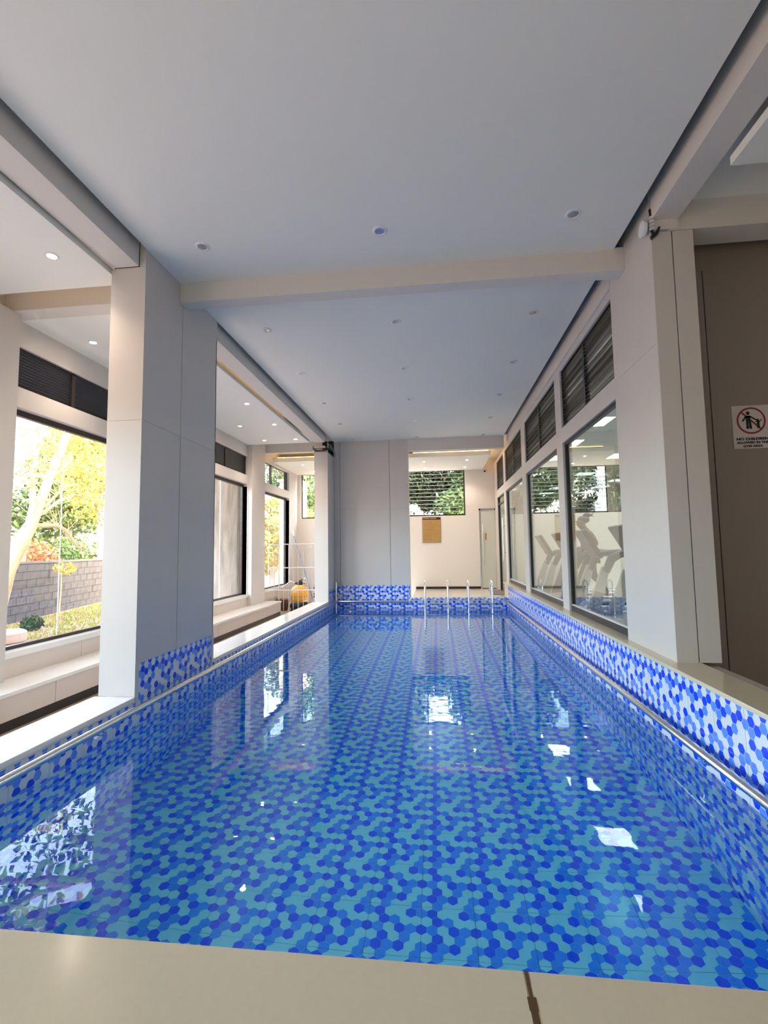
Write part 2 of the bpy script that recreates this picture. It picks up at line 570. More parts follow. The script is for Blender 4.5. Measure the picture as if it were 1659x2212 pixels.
# ---- back wall with high windows
bw = MB()
YB = 10.31
wall_cells(lambda a, b, c, d: bw.box(a, b, YB, YB + .12, c, d), (-3.2, 5.4), (-.3, 2.93),
           [(-3.0, -2.2, 1.705, 2.70), (-1.0, .635, 1.705, 2.70), (1.40, 4.95, 1.705, 2.70)])
struct('wall_back', bw, M['wallp'], label='pale back wall behind the far deck')
def back_window(a, b, mulls, nsl, grid=False, label=None):
    global nw
    wn = sempty('window_%d' % nw, label); nw += 1
    f = MB()
    yy = YB + .05
    f.box(a, b, yy - .015, yy + .015, 1.705, 1.735).box(a, b, yy - .015, yy + .015, 2.685, 2.70)
    f.box(a, a + .022, yy - .015, yy + .015, 1.705, 2.70).box(b - .028, b, yy - .015, yy + .015, 1.705, 2.70)
    for m_ in mulls:
        f.box(m_ - .008, m_ + .008, yy - .015, yy + .015, 1.72, 2.69)
    f.build('window_frame', M['bronze'], wn)
    if nsl:                                    # glass louvre blades seen edge on
        for k in range(nsl):
            z = 1.80 + k * (.9 / nsl)
            o = MB().box(a + .022, b - .028, yy - .016, yy + .016, z, z + .009).build('slat', M['alu'], wn)
    if grid:
        g = MB()
        for k in range(9):
            g.tube([(a, yy + .03, 1.78 + k * .105), (b, yy + .03, 1.78 + k * .105)], .0025, 5)
        for k in range(int((b - a) / .11)):
            g.tube([(a + .06 + k * .11, yy + .03, 1.71), (a + .06 + k * .11, yy + .03, 2.69)], .0025, 5)
        g.build('grille', M['bronze'], wn)
    return wn
back_window(-3.0, -2.2, [], 0, True, 'high grilled window at the end of the corridor')
back_window(-1.0, .635, [-.26], 11, False, 'high window with horizontal glass blades above the brown notice')
wg = back_window(1.40, 4.95, [2.08, 2.912, 3.75, 4.4], 0, True, 'long high window across the gym back wall')
MB().box(1.42, 4.93, YB + .048, YB + .052, 1.735, 2.685).build('pane', M['gymglass'], wg)
struct('baseboard_back', B1(-.46, 1.40, YB - .012, YB, .137, .185), M['skirt'])
MB().box(-2.99, -2.985, YB - .02, YB, .0, 2.69)

# ---- floors
zD, zF = .136, -.13
struct('floor_corridor', B1(-3.2, -2.02, -3.2, YB, zF - .08, zF), M['soil'] if False else M['tan'], label='brown tiled floor of the window corridor')
struct('floor_right', B1(1.46, 4.3, -3.2, 3.1, zF - .08, zF), M['tan'])
dk = struct('floor_deck', B1(-.46, 1.30, 8.15, YB, -.3, zD - .006), M['grout'], label='tiled deck at the far end of the pool')
tm_ = None
for i in range(5):
    for j in range(5):
        x0, y0 = -.455 + i * .352, 8.135 + j * .436
        o = B1(x0 + .001, x0 + .351, y0 + .001, y0 + .435, zD - .012, zD).build('tile', M['floort'], dk)
# near coping, two slabs with a dark open joint
cb = struct('pool_edge', B1(-2.0, 1.44, -1.6, .725, -.3, .359), M['grout'], label='beige stone coping at the near end of the pool')
B1(-2.02, .1135, -1.6, .757, .359, .386).build('slab', M['beige'], cb, bevel=.004)
B1(.1165, 1.165, -1.6, .757, .359, .386).build('slab', M['beige'], cb, bevel=.004)
ck = MB()
for k in range(14):                            # chipped dirt filling of the joint
    y = .755 - k * .02
    wj = .0016 + random.random() * .0022 + (.003 if k in (2, 3) else 0)
    ck.box(.115 - wj, .115 + wj, y - .02, y, .376, .3865)
ck.build('joint', mat('joint_dirt', (.10, .05, .02), .9), cb)
# left ledge
lg = struct('ledge_left', B1(-2.01, -1.795, .73, 8.14, -.2, .134), M['benchtile'], label='glossy white marble ledge along the left of the pool')
for y0, y1 in ((.76, 2.659), (3.634, 5.6), (5.6, 7.649)):
    B1(-2.025, -1.768, y0 + .001, y1 - .001, .134, .16).build('slab', M['marble'], lg, bevel=.003)
for y0, y1 in ((.76, 2.70), (3.634, 7.649)):
    B1(-1.7745, -1.769, y0, y1, .127, .134).build('edge_trim', M['alu'], lg)
# right coping and low wall under the gym glass
rg = struct('ledge_right', MB().box(1.19, 1.45, -1.6, 8.72, -.2, .365), M['benchtile'], label='beige coping along the right of the pool')
yy = -1.6
while yy < 8.7:
    y1 = min(yy + 1.6, 8.75)
    B1(1.168, 1.475 if y1 < 3.0 else 1.36, yy + .001, y1 - .001, .365, .386).build('slab', M['beige'], rg, bevel=.003)
    yy = y1

# ---------------------------------------------------------------- printed hexagon tiles
T = .265                        # tile side in metres
PAT = ['MDTTD', 'TDMTT', 'DMTDM', 'TDTMT', 'MDMDT', 'TMTTM']   # rows, far to near; odd rows are shifted half a hexagon


def clip(poly, x0, x1, y0, y1):
    for ax, lim, sgn in ((0, x0, 1), (0, x1, -1), (1, y0, 1), (1, y1, -1)):
        out = []
        for i in range(len(poly)):
            p, q = poly[i], poly[(i + 1) % len(poly)]
            dp, dq = sgn * (p[ax] - lim), sgn * (q[ax] - lim)
            if dp >= 0:
                out.append(p)
            if dp * dq < 0:
                t = dp / (dp - dq)
                out.append((p[0] + (q[0] - p[0]) * t, p[1] + (q[1] - p[1]) * t))
        poly = out
        if not poly:
            return []
    return poly


def tile_mb(rot, frac=1.0, fill=.955):
    """one printed tile lying in the x-y plane, face up, turned by rot degrees; frac < 1 keeps the upper share of its height"""
    mb = MB(1)
    g = .0012
    ylo = -T / 2 + (1 - frac) * T
    mb.box(-T / 2 + g, T / 2 - g, ylo + g, T / 2 - g, -.006, 0, 0)
    wx, ry = T / 5, T / 6
    R = wx / math.sqrt(3)
    for r in range(-1, 8):
        for c in range(-1, 7):
            k = PAT[r % 6][c % 5]
            if k == 'T':
                continue
            cx = -T / 2 + (c + (.5 if r % 2 else 0)) * wx
            cyy = T / 2 - (r + .9) * ry
            pts = []
            for a in range(6):
                an = PI / 6 + a * PI / 3
                px_, py_ = cx + R * fill * math.cos(an), cyy + R * fill * .962 * math.sin(an)
                if rot == 180:
                    px_, py_ = -px_, -py_
                elif rot == -90:
                    px_, py_ = py_, -px_
                pts.append((px_, py_))
            pts = clip(pts, -T / 2 + g, T / 2 - g, ylo + g, T / 2 - g)
            if len(pts) < 3:
                continue
            mb.add([(p[0], p[1], .0004) for p in pts], [tuple(range(len(pts)))], 1 if k == 'M' else 2)
    return mb


TM = [M['tw'], M['tm'], M['td']]
tile_cache = {}
def tile_mesh(rot, frac, mats=None):
    key = (rot, round(frac, 3))
    if key not in tile_cache:
        o = tile_mb(rot, frac, .98 if mats else .955).build('tile', mats or TM)
        tile_cache[key] = o.data
        bpy.data.objects.remove(o)
    return tile_cache[key]


def tiling(parent, origin, right, upv, ncol, nrow, rot, last_frac=1.0, limit=300, mats=None):
    """tiles from origin (upper left corner as one looks at the face) along right and down; nearest ones are parts, the rest one mass"""
    right, upv = Vector(right), Vector(upv)
    nrm = right.cross(upv)
    base = Matrix((right, upv, nrm)).transposed().to_4x4()
    cells = []
    for r in range(nrow):
        for c in range(ncol):
            fr = last_frac if r == nrow - 1 else 1.0
            p = Vector(origin) + right * ((c + .5) * T) - upv * ((r + .5) * T)
            cells.append(((p - Vector((0, 0, S))).length, p, fr))
    cells.sort(key=lambda q: q[0])
    rest = MB(1)
    for k, (d, p, fr) in enumerate(cells):
        mm = base.copy()
        mm.translation = p
        if k < limit:
            o = bpy.data.objects.new('tile', tile_mesh(rot, fr, mats))
            C.objects.link(o)
            o.parent = parent
            o.matrix_world = mm
        else:
            src = tile_mesh(rot, fr, mats)
            off = len(rest.v)
            rest.v += [tuple(mm @ v.co) for v in src.vertices]
            rest.f += [tuple(i + off for i in q.vertices) for q in src.polygons]
            rest.m += [q.material_index for q in src.polygons]
    if rest.f:
        o = rest.build('distant_tiles', mats or TM, parent)
        o['kind'] = 'stuff'


XL, XR, YF, YN = -1.772 * S, 1.176 * S, 8.14 * S, .93
DEP = -1.06
pf = struct('pool_floor', MB(1).box(XL - .1, XR + .1, YN - .2, YF + .1, DEP - .1, DEP - .006), M['grout'], label='patterned tile floor of the pool')
x_o = .155 + .017 - 9 * T - .025
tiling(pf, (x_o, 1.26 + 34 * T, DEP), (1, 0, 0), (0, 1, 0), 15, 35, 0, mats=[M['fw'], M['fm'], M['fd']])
wl = struct('pool_wall_left', MB(1).box(XL - .03, XL - .006, YN - .2, YF + .03, DEP - .05, .128 * S), M['grout'], label='patterned tile wall on the left of the pool')
ncy = 35
yl = 3.366 - 10 * T             # joint line of the left wall
tiling(wl, (XL, yl, .345 * S - T), (0, 1, 0), (0, 0, 1), 36, 5, -90, .62)
YRJ = 2.556 + 29 * T
wr = struct('pool_wall_right', MB(1).box(XR + .006, XR + .03, YN - .2, YF + .03, DEP - .05, .362 * S), M['grout'], label='patterned tile wall on the right of the pool')
tiling(wr, (XR, YRJ, .365 * S), (0, -1, 0), (0, 0, 1), 36, 6, -90, .72)
wf = struct('pool_wall_far', MB(1).box(XL, XR, YF + .006, YF + .03, DEP - .05, .10), M['grout'], label='patterned tile wall at the far end of the pool')
tiling(wf, (XL - .016, YF, .387 * S), (1, 0, 0), (0, 0, 1), 6, 1, 180, 1.0)
o = bpy.data.objects.new('tile', tile_mesh(180, 1.0))       # cut piece at the end of the row
C.objects.link(o)
o.parent = wf
o.matrix_world = Matrix(((.25, 0, 0, XL - .016 + 6.13 * T), (0, 0, -1, YF), (0, 1, 0, .387 * S - T / 2), (0, 0, 0, 1)))
tiling(wf, (XL - .016, YF, .387 * S - T), (1, 0, 0), (0, 0, 1), 15, 5, 180, .6)
# deck nosing above the last tiles
struct('deck_edge', B1(-.46, 1.20, 8.115, 8.16, .122, .137), M['floort'])
# tile band on the two left columns
B1(-1.782, -1.772, 2.67, 2.698, .13, .345).build('panel', M['clad'], bpy.data.objects['column'])
wb = struct('column_tiles', MB(1).box(XL - .02, XL - .007, 2.70 * S, 3.62 * S, .13 * S, .34 * S), M['grout'], label='patterned tile band at the foot of the left column')
tiling(wb, (XL + .001, yl + 10 * T, .345 * S), (0, 1, 0), (0, 0, 1), 4, 1, -90, 1.0)
o = bpy.data.objects.new('tile', tile_mesh(-90, 1.0))       # cut piece at the end of the row
C.objects.link(o)
o.parent = wb
o.matrix_world = Matrix(((0, 0, 1, XL + .001), (.30, 0, 0, yl + 14.15 * T), (0, 1, 0, .345 * S - T / 2), (0, 0, 0, 1)))
wb = struct('column_tiles', MB(1).box(XL - .02, XL - .007, 7.66 * S, 8.13 * S, .13 * S, .34 * S), M['grout'], label='patterned tile band at the foot of the slim column')
tiling(wb, (XL + .001, YF - 2 * T, .345 * S), (0, 1, 0), (0, 0, 1), 2, 1, -90, 1.0)
# steel corner strip where the column tiles end
struct('trim_1', B1(-1.774, -1.766, 3.605, 3.632, .14, .36), M['alu'])

# water body, top at z = 0
wt = MB(1).box(XL - .008, XR + .008, YN - .05, YF + .008, DEP - .02, 0).build('water', wm)
tag(wt, kind='structure', label='clear still blue pool water')

# ================================================================== HANDRAILS, LADDERS
def bracket(parent, x, y, z, nx, ny):
    b = MB(1)
    wx, wy = x - nx * .075, y - ny * .075
    b.lathe([(.0, 0), (.026, 0), (.026, .006), (0, .006)], 12)
    b.v = [(wx + nx * v[2] + ny * v[0], wy + ny * v[2] + nx * v[0], z - .06 + v[1]) for v in b.v]
    b.tube([(wx, wy, z - .06), (wx + nx * .04, wy + ny * .04, z - .062), (x - nx * .006, y - ny * .006, z - .052), (x, y, z - .015)], .006, 8)
    b.tube([(x - ny * .03, y - nx * .03, z - .024), (x + ny * .03, y + nx * .03, z - .024)], .008, 6)
    b.build('bracket', M['chrome'], parent, smooth=True)


def rail(label, pts, brs, nx, ny):
    t = thing('handrail', label, 'handrail', pts[0], 0, 'steel rails round the pool')
    b = MB(1)
    q = [Vector(p) - Vector(pts[0]) for p in pts]
    b.tube(q, .024, 16)
    b.build('pipe', M['chrome'], t, smooth=True)
    for (x, y) in brs:
        bracket(t, x - pts[0][0], y - pts[0][1], 0, nx, ny)


rl = -1.70 * S
rail('long steel handrail along the left pool wall', [(rl, 1.36, .150), (rl, YF - .10, .150)],
     [(rl, 2.33 * S), (rl, 3.74 * S), (rl, 5.24 * S), (rl, 6.7 * S), (rl, 7.9 * S)], 1, 0)
rr = 1.11 * S
rail('long steel handrail along the right pool wall', [(rr, 1.36, .135), (rr, YF - .06, .135)],
     [(rr, 2.25 * S), (rr, 3.68 * S), (rr, 5.09 * S), (rr, 6.49 * S), (rr, 7.8 * S)], -1, 0)
yr = YF - .075
rail('short steel handrail on the far pool wall', [(-1.70 * S, yr, .145), (-.49 * S, yr, .145)], [(-1.5 * S, yr), (-.60 * S, yr)], 0, -1)
t = thing('grab_post', 'upright steel post in the far left pool corner', 'post', (-1.735 * S, YF - .09, -.5))
MB(1).tube([(0, 0, 0), (0, 0, .5 + .437 * S), (0, 0, .5 + .45 * S)], [.022, .022, .012], 14).build('pipe', M['chrome'], t, smooth=True)
MB(1).box(-.03, .03, .02, .09, .60, .62).build('bracket', M['chrome'], t)


def ladder(label, x0, x1):
    xm = (x0 + x1) / 2 * S
    hw = (x1 - x0) / 2 * S
    t = thing('pool_ladder', label, 'ladder', (xm, YF - .13, -.7), 0, 'steel ladders at the far pool edge')
    top = .7 + .445 * S
    dz = .7 + zD * S
    for s in (-1, 1):
        pts = [(s * hw, 0, 0), (s * hw, 0, top - .14)]
        for k in range(1, 9):
            a = PI * k / 9
            pts.append((s * hw, .17 - .17 * math.cos(a), top - .14 + .15 * math.sin(a)))
        pts += [(s * hw, .34, top - .14), (s * hw, .36, dz)]
        MB(1).tube(pts, .0195, 12).build('rail', M['chrome'], t, smooth=True)
        MB(1).lathe([(.05, 0), (.05, .008), (.025, .016)], 16, (s * hw, .36, dz)).build('flange', M['chrome'], t, smooth=True)
    for z in (.7 + .089 * S, .7 - .14, .7 - .39):
        MB(1).box(-hw, hw, -.035, .04, z - .012, z + .012).build('rung', M['chrome'], t, bevel=.004)


ladder('steel pool ladder in the middle of the far edge, nearer the grey block', -.212, .170)
ladder('steel pool ladder by the low wall under the gym glass', .508, .895)


# ================================================================== DOWNLIGHTS
def downlight(name, x, y, z, r, lit, label, group, proto={}):
    key = (lit, r)
    if key not in proto:
        t = thing(name, label, 'light', (x * S, y * S, z * S), 0, group)
        MB(1).lathe([(r * .70, -.002), (r * .78, -.008), (r, -.006), (r + .006, 0), (r * .70, .0)], 24).build('ring', M['white'], t, smooth=True)
        MB(1).lathe([(0.001, -.0045), (r * .45, -.005), (r * .72, -.003), (r * .72, -.001)], 20).build('lens', M['lamp'] if lit else M['lampoff'], t, smooth=True)
        proto[key] = t
    else:
        t = copy_tree(proto[key])
        t.location = (x * S, y * S, z * S)
        t['label'] = label
        t['group'] = group
    if lit:                                    # the lamp's own beam
        ld = bpy.data.lights.new('lamp_beam', 'SPOT')
        ld.energy = 22
        ld.spot_size = math.radians(125)
        ld.spot_blend = 1
        ld.shadow_soft_size = .04
        ld.color = (1, .80, .62)
        lo = bpy.data.objects.new('lamp_beam', ld)
        C.objects.link(lo)
        lo.parent = t
        lo.location = (0, 0, -.015)
    return t


cols = ((-1.412, 'left'), (-.296, 'middle'), (.822, 'right'))
rows = ((2.685, 'nearest row, before the cross beam'), (3.83, 'first row past the cross beam'), (4.86, 'second row past the cross beam'),
        (5.905, 'third row past the cross beam'), (6.94, 'fourth row past the cross beam'), (7.99, 'last row, by the grey block'))
for y, rn in rows:
    for x, cn in cols:
        downlight('downlight', x, y, ZC, .052, False, 'unlit round ceiling light, %s of the %s' % (cn, rn), 'unlit downlights over the pool')
for x, y, lb in ((-2.22, 2.44, 'lit round ceiling light before the big column'), (-2.81, 3.54, 'lit round ceiling light above the first dark louvre'),
                 (-2.21, 5.32, 'lit corridor ceiling light nearest the big column'), (-2.71, 6.28, 'lit corridor light in the middle pair, window side'),
                 (-2.21, 6.28, 'lit corridor light in the middle pair, pool side'), (-2.69, 7.18, 'lit corridor light in the far pair, window side'),
                 (-2.18, 7.18, 'lit corridor light in the far pair, pool side')):
    downlight('downlight', x, y, 2.757, .042, True, lb, 'lit downlights over the corridor')
for x, y, lb in ((-2.6, 9.05, 'lit ceiling light beyond the fence, nearer the beam'), (-2.57, 9.85, 'lit ceiling light beyond the fence, nearer the back wall'),
                 (-.206, 9.12, 'lit deck ceiling light above the bladed window, front left'), (.615, 9.12, 'lit deck ceiling light, front right'),
                 (-.206, 9.91, 'lit deck ceiling light above the bladed window, back left'), (.62, 9.91, 'lit deck ceiling light, back right')):
    downlight('downlight', x, y, 2.69, .042, True, lb, 'lit downlights over the deck')

# ================================================================== RIGHT GLASS WALL AND GYM
gx = 1.26
gw = MB()
wall_cells(lambda a, b, c, d: gw.box(gx, gx + .09, a, b, c, d), (3.33, 10.305), (.386, 2.80),
           [(3.33, 4.79, .386, 2.02), (5.015, 6.73, .386, 2.02), (7.02, 8.66, .386, 2.02), (8.90, 9.87, .386, 2.02),
            (3.335, 4.79, 2.17, 2.745), (5.015, 6.73, 2.17, 2.745), (7.02, 8.66, 2.17, 2.745), (8.90, 9.87, 2.17, 2.745)])
gw.box(gx, gx + .09, 8.76, 8.90, zD, .386).box(gx, gx + .09, 9.87, 10.305, zD, .386)
struct('wall_gym', gw, M['clad'], label='framed glass wall between pool and gym')
for i, (a, b) in enumerate(((3.33, 4.79), (5.015, 6.73), (7.02, 8.66))):
    wn = sempty('window_%d' % nw, ('gym window nearest the right column', 'middle gym window', 'gym window nearest the glass door')[i]); nw += 1
    f = MB()
    f.box(gx + .02, gx + .05, a, b, .386, .44).box(gx + .02, gx + .05, a, b, 1.995, 2.02)
    f.box(gx + .02, gx + .05, b - .035, b, .44, 2.0).box(gx + .02, gx + .05, a, a + .02, .44, 2.0)
    f.build('window_frame', M['black'], wn)
    MB().box(gx + .015, gx + .03, a + .02, b - .035, .44, .452).build('bead', M['alu'], wn)
    MB().box(gx + .033, gx + .037, a + .02, b - .035, .45, 1.995).build('pane', M['gymglass'], wn)
for i, es in enumerate(((3.34, 4.087, 4.785), (5.02, 5.88, 6.725), (7.025, 7.86, 8.655), (8.905, 9.865))):
    wn = sempty('window_%d' % nw, 'bronze louvre strip above the gym glass'); nw += 1
    for p0, p1 in zip(es, es[1:]):
        louvre(wn, gx + .035, p0, p1, 2.172, 2.745, 17, .20, M['louv'], .043)
# glass door at the end of the gym wall
dn = sempty('door_1', 'glass door from the deck into the gym')
f = MB()
f.box(gx + .01, gx + .05, 8.90, 9.87, 1.86, 1.885).box(gx + .01, gx + .05, 8.90, 9.87, 2.0, 2.02)
f.box(gx + .01, gx + .05, 8.90, 8.93, zD, 2.02).box(gx + .01, gx + .05, 9.84, 9.87, zD, 2.02)
f.build('door_frame', M['bronze'], dn)
MB().box(gx + .03, gx + .035, 8.93, 9.84, 1.885, 2.0).build('transom', M['gymglass'], dn)
MB().box(gx + .03, gx + .036, 8.93, 9.84, zD + .01, 1.86).build('door_leaf', M['gymglass'], dn)
h = MB()
h.tube([(gx - .03, 9.0, .75), (gx - .03, 9.0, 1.55)], .011, 10).tube([(gx - .03, 9.0, .9), (gx + .03, 9.0, .9)], .006, 8).tube([(gx - .03, 9.0, 1.4), (gx + .03, 9.0, 1.4)], .006, 8)
h.build('door_handle', M['chrome'], dn, smooth=True)
# frosted door in the back wall
dn = sempty('door_2', 'frosted glass door in a steel frame on the back wall')
f = MB()
y0 = YB - .035
f.box(.915, .945, y0, YB, zD, 1.84).box(.915, 1.255, y0, YB, 1.80, 1.84).box(1.235, 1.26, y0, YB, zD, 1.84)
f.build('door_frame', M['chrome'], dn)
MB().box(.945, 1.235, y0 + .01, YB - .005, zD + .015, 1.80).build('door_leaf', mat('frosted_glass', (.62, .63, .57), .25), dn)
MB().tube([(.985, y0 - .02, .62), (.985, y0 - .02, 1.50)], .010, 10).build('door_handle', M['chrome'], dn, smooth=True)
dpl = MB().box(1.035, 1.06, y0 + .002, y0 + .011, 1.17, 1.31).build('door_plate', M['gold'], dn)
# open white leaf by it
dn = sempty('door_3', 'white door leaf standing open beside the frosted door')
MB().box(1.262, 1.30, 9.9, 10.28, zD + .01, 1.82).build('door_leaf', M['white'], dn)
struct('threshold', B1(1.02, 1.30, 8.95, 9.9, zD, zD + .008), mat('mat_brown', (.16, .12, .10), .8))

# gym shell
struct('floor_gym', B1(1.30, 5.4, 3.1, YB, zD - .1, zD), M['rubber'])
struct('ceiling_gym', B1(1.35, 5.4, 3.1, YB, 2.70, 2.74), mat('gym_ceiling', (.80, .80, .78), .7))
struct('wall_gym_right', B1(5.4, 5.5, 3.1, 10.4, 0, 2.93), M['gymwall'])
struct('wall_gym_back', B1(1.36, 5.4, YB - .012, YB, zD, 1.70), M['gymwall'])
struct('wall_gym_near', B1(1.46, 5.4, 3.1, 3.12, zD, 2.74), M['gymwall'])
gi = 0
for ix, x in enumerate((1.98, 3.30, 4.5)):
    for iy, y in enumerate((5.12, 6.42, 7.75, 9.05)):
        t = thing('led_panel', 'square lit ceiling panel in the gym, %s row, %s' % (('first', 'second', 'third')[ix] , ('above the nearest treadmill', 'second towards the back wall', 'third towards the back wall', 'beside the back wall')[iy]),
                  'light', ((x + .2) * S, (y + .22) * S, 2.70 * S), 0, 'lit panels in the gym ceiling')
        MB().box(-.205, .205, -.24, .24, -.008, 0).build('frame', M['white'], t)
        MB().box(-.195, .195, -.23, .23, -.010, -.008).build('diffuser', M['led'], t)

# treadmills facing the glass
def treadmill(y, label, proto=[]):
    if proto:
        t = copy_tree(proto[0])
        t.location = (1.69 * S, y * S, zD * S)
        t['label'] = label
        return t
    t = thing('treadmill', label, 'treadmill', (1.69 * S, y * S, zD * S), 0, 'treadmills facing the gym glass')
    proto.append(t)
    MB(1).box(-.10, 1.75, -.36, .36, .05, .15).build('deck', M['tread'], t, bevel=.02)
    for s in (-1, 1):
        MB(1).box(.15, 1.72, s * .31 - .045, s * .31 + .045, .15, .185).build('side_rail', M['white'], t, bevel=.01)
    MB(1).box(.2, 1.74, -.255, .255, .150, .158).build('belt', M['black'], t)
    hood = MB(1)
    hood.add([(-.28, -.38, .04), (.18, -.38, .04), (.18, .38, .04), (-.28, .38, .04), (-.22, -.34, .22), (.14, -.34, .27), (.14, .34, .27), (-.22, .34, .22)],
             [(0, 3, 2, 1), (4, 5, 6, 7), (0, 1, 5, 4), (1, 2, 6, 5), (2, 3, 7, 6), (3, 0, 4, 7)])
    hood.build('motor_hood', M['treadl'], t, bevel=.03)
    for s in (-1, 1):
        u = MB(1)
        u.add([(-.14, s * .36 - .035, .05), (.06, s * .36 - .035, .05), (.06, s * .36 + .035, .05), (-.14, s * .36 + .035, .05),
               (.15, s * .33 - .025, .80), (.26, s * .33 - .025, .80), (.26, s * .33 + .025, .80), (.15, s * .33 + .025, .80)],
              [(0, 3, 2, 1), (4, 5, 6, 7), (0, 1, 5, 4), (1, 2, 6, 5), (2, 3, 7, 6), (3, 0, 4, 7)])
        u.build('upright', M['treadl'], t, bevel=.012)
        a = MB(1)
        a.tube([(.20, s * .34, .72), (.28, s * .35, .90), (.40, s * .36, .97), (.62, s * .36, .985), (.82, s * .36, .97), (.86, s * .36, .93)], [.05, .06, .052, .045, .04, .02], 12)
        a.build('handrail', M['tread'], t, smooth=True)
    c = MB(1)
    c.add([(.15, -.21, .94), (.23, -.21, .90), (.23, .21, .90), (.15, .21, .94), (-.06, -.22, 1.31), (.01, -.22, 1.33), (.01, .22, 1.33), (-.06, .22, 1.31)],
          [(0, 3, 2, 1), (4, 5, 6, 7), (0, 1, 5, 4), (1, 2, 6, 5), (2, 3, 7, 6), (3, 0, 4, 7)])
    c.build('console', M['tread'], t, bevel=.02)
    s_ = MB(1)
    s_.add([(.205, -.17, .97), (.205, .17, .97), (.030, .17, 1.27), (.030, -.17, 1.27), (.216, -.17, .98), (.216, .17, .98), (.041, .17, 1.28), (.041, -.17, 1.28)],
           [(0, 3, 2, 1), (4, 5, 6, 7), (0, 1, 5, 4), (1, 2, 6, 5), (2, 3, 7, 6), (3, 0, 4, 7)])
    s_.build('screen', M['black'], t)
    return t


treadmill(6.93, 'grey treadmill the woman walks on')
treadmill(5.78, 'empty grey treadmill between the walking woman and the right column')
treadmill(4.63, 'empty grey treadmill nearest the right column')
treadmill(8.08, 'empty grey treadmill beyond the walking woman')


# ---------------------------------------------------------------- woman on the treadmill
def skin_mesh(name, verts, edges, radii, m, parent, sub=2, root=0):
    me = bpy.data.meshes.new(name)
    me.from_pydata(verts, edges, [])
    o = bpy.data.objects.new(name, me)
    C.objects.link(o)
    o.parent = parent
    me.materials.append(m)
    sk = o.modifiers.new('skin', 'SKIN')
    sk.use_smooth_shade = True
    for i, r in enumerate(radii):
        rr_ = r if isinstance(r, tuple) else (r, r)
        me.skin_vertices[0].data[i].radius = rr_
        me.skin_vertices[0].data[i].use_root = (i == root)
    ss = o.modifiers.new('sub', 'SUBSURF')
    ss.levels = sub
    ss.render_levels = sub
    return o


pz = zD * S + .185
P = thing('person', 'woman with a high hair bun walking on the treadmill, head bowed', 'person', (2.13 * S, 6.93 * S, pz), 0)
P.scale = (1.12, 1.08, .88)
V = {'pel': (0, 0, .86), 'wst': (-.005, 0, 1.0), 'che': (-.03, 0, 1.18), 'nks': (-.045, 0, 1.32), 'nk': (-.075, 0, 1.38), 'hd0': (-.115, 0, 1.43), 'hd1': (-.115, 0, 1.50), 'hd2': (-.095, 0, 1.565)}
names = list(V)
pts = [V[k] for k in names]
ed = [(0, 1), (1, 2), (2, 3), (3, 4), (4, 5), (5, 6), (6, 7)]
rad = [(.14, .12), (.115, .10), (.135, .115), (.075, .07), .052, (.075, .068), (.090, .082), (.075, .068)]
def chain(start, seq):
    p = start
    for q, r in seq:
        pts.append(q); rad.append(r); ed.append((p, len(pts) - 1)); p = len(pts) - 1
    return p
for s in (-1, 1):
    sh = chain(2, [((-.04, s * .15, 1.285), .052), ((.05, s * .19, 1.06), .042), ((-.10, s * .19, .98), .034), ((-.15, s * .185, .985), .026)])
    hand = chain(sh, [((-.20, s * .18, .98), .030)])
    for k in range(4):
        ys = s * (.155 + .017 * k)
        chain(hand, [((-.25, ys, .985), .0085), ((-.28 + .004 * abs(k - 1.5), ys, .965), .008), ((-.275, ys, .94), .007)])
    chain(sh, [((-.18, s * .145, .97), .010), ((-.215, s * .13, .955), .0085)])
chain(0, [((-.03, -.09, .80), .085), ((-.16, -.09, .44), .058), ((-.18, -.09, .12), .036), ((-.19, -.09, .05), .036), ((-.29, -.09, .03), .028)])
chain(0, [((.02, .09, .80), .085), ((.06, .09, .44), .058), ((.24, .09, .16), .036), ((.26, .09, .09), .036), ((.15, .09, .03), .028)])
skin_mesh('body', pts, ed, rad, M['skin'], P)
MB(1).tube([(-.190, 0, 1.52), (-.215, 0, 1.487), (-.196, 0, 1.478)], [.008, .013, .007], 8).build('nose', M['skin'], P, smooth=True)
MB(1).tube([(-.188, -.02, 1.45), (-.197, 0, 1.452), (-.188, .02, 1.45)], [.004, .007, .004], 6).build('mouth', M['skin'], P, smooth=True)
for s in (-1, 1):
    MB(1).tube([(-.10, s * .066, 1.53), (-.095, s * .076, 1.51), (-.105, s * .066, 1.48)], [.006, .009, .005], 6).build('ear', M['skin'], P, smooth=True)
    MB(1).lathe([(.001, -.008), (.008, -.004), (.009, 0), (.008, .004), (.001, .008)], 8, (-.183, s * .028, 1.52)).build('eye', M['black'], P, smooth=True)
hr = MB(1)
for (cx, cz, rx, rz) in ((-.075, 1.55, .092, .078), (-.02, 1.635, .060, .050)):
    prof = [(max(.002, rx * math.sin(a)), rz * -math.cos(a)) for a in [PI * k / 10 for k in range(11)]]
    hr.lathe(prof, 18, (cx, 0, cz))
for k in range(9):                              # loose ends of the bun
    a = -.6 + k * .2
    hr.tube([(.02, .02 * math.sin(k * 2), 1.63), (.075 + .012 * math.cos(k), .03 * math.sin(k * 2.3), 1.645 + .04 * math.sin(a * 2))], [.014, .003], 6)
hr.build('hair', M['hair'], P, smooth=True)
skin_mesh('top', [(0, 0, .80), (-.005, 0, 1.0), (-.03, 0, 1.18), (-.045, 0, 1.29)], [(0, 1), (1, 2), (2, 3)], [(.155, .138), (.128, .115), (.148, .13), (.09, .085)], M['top'], P)
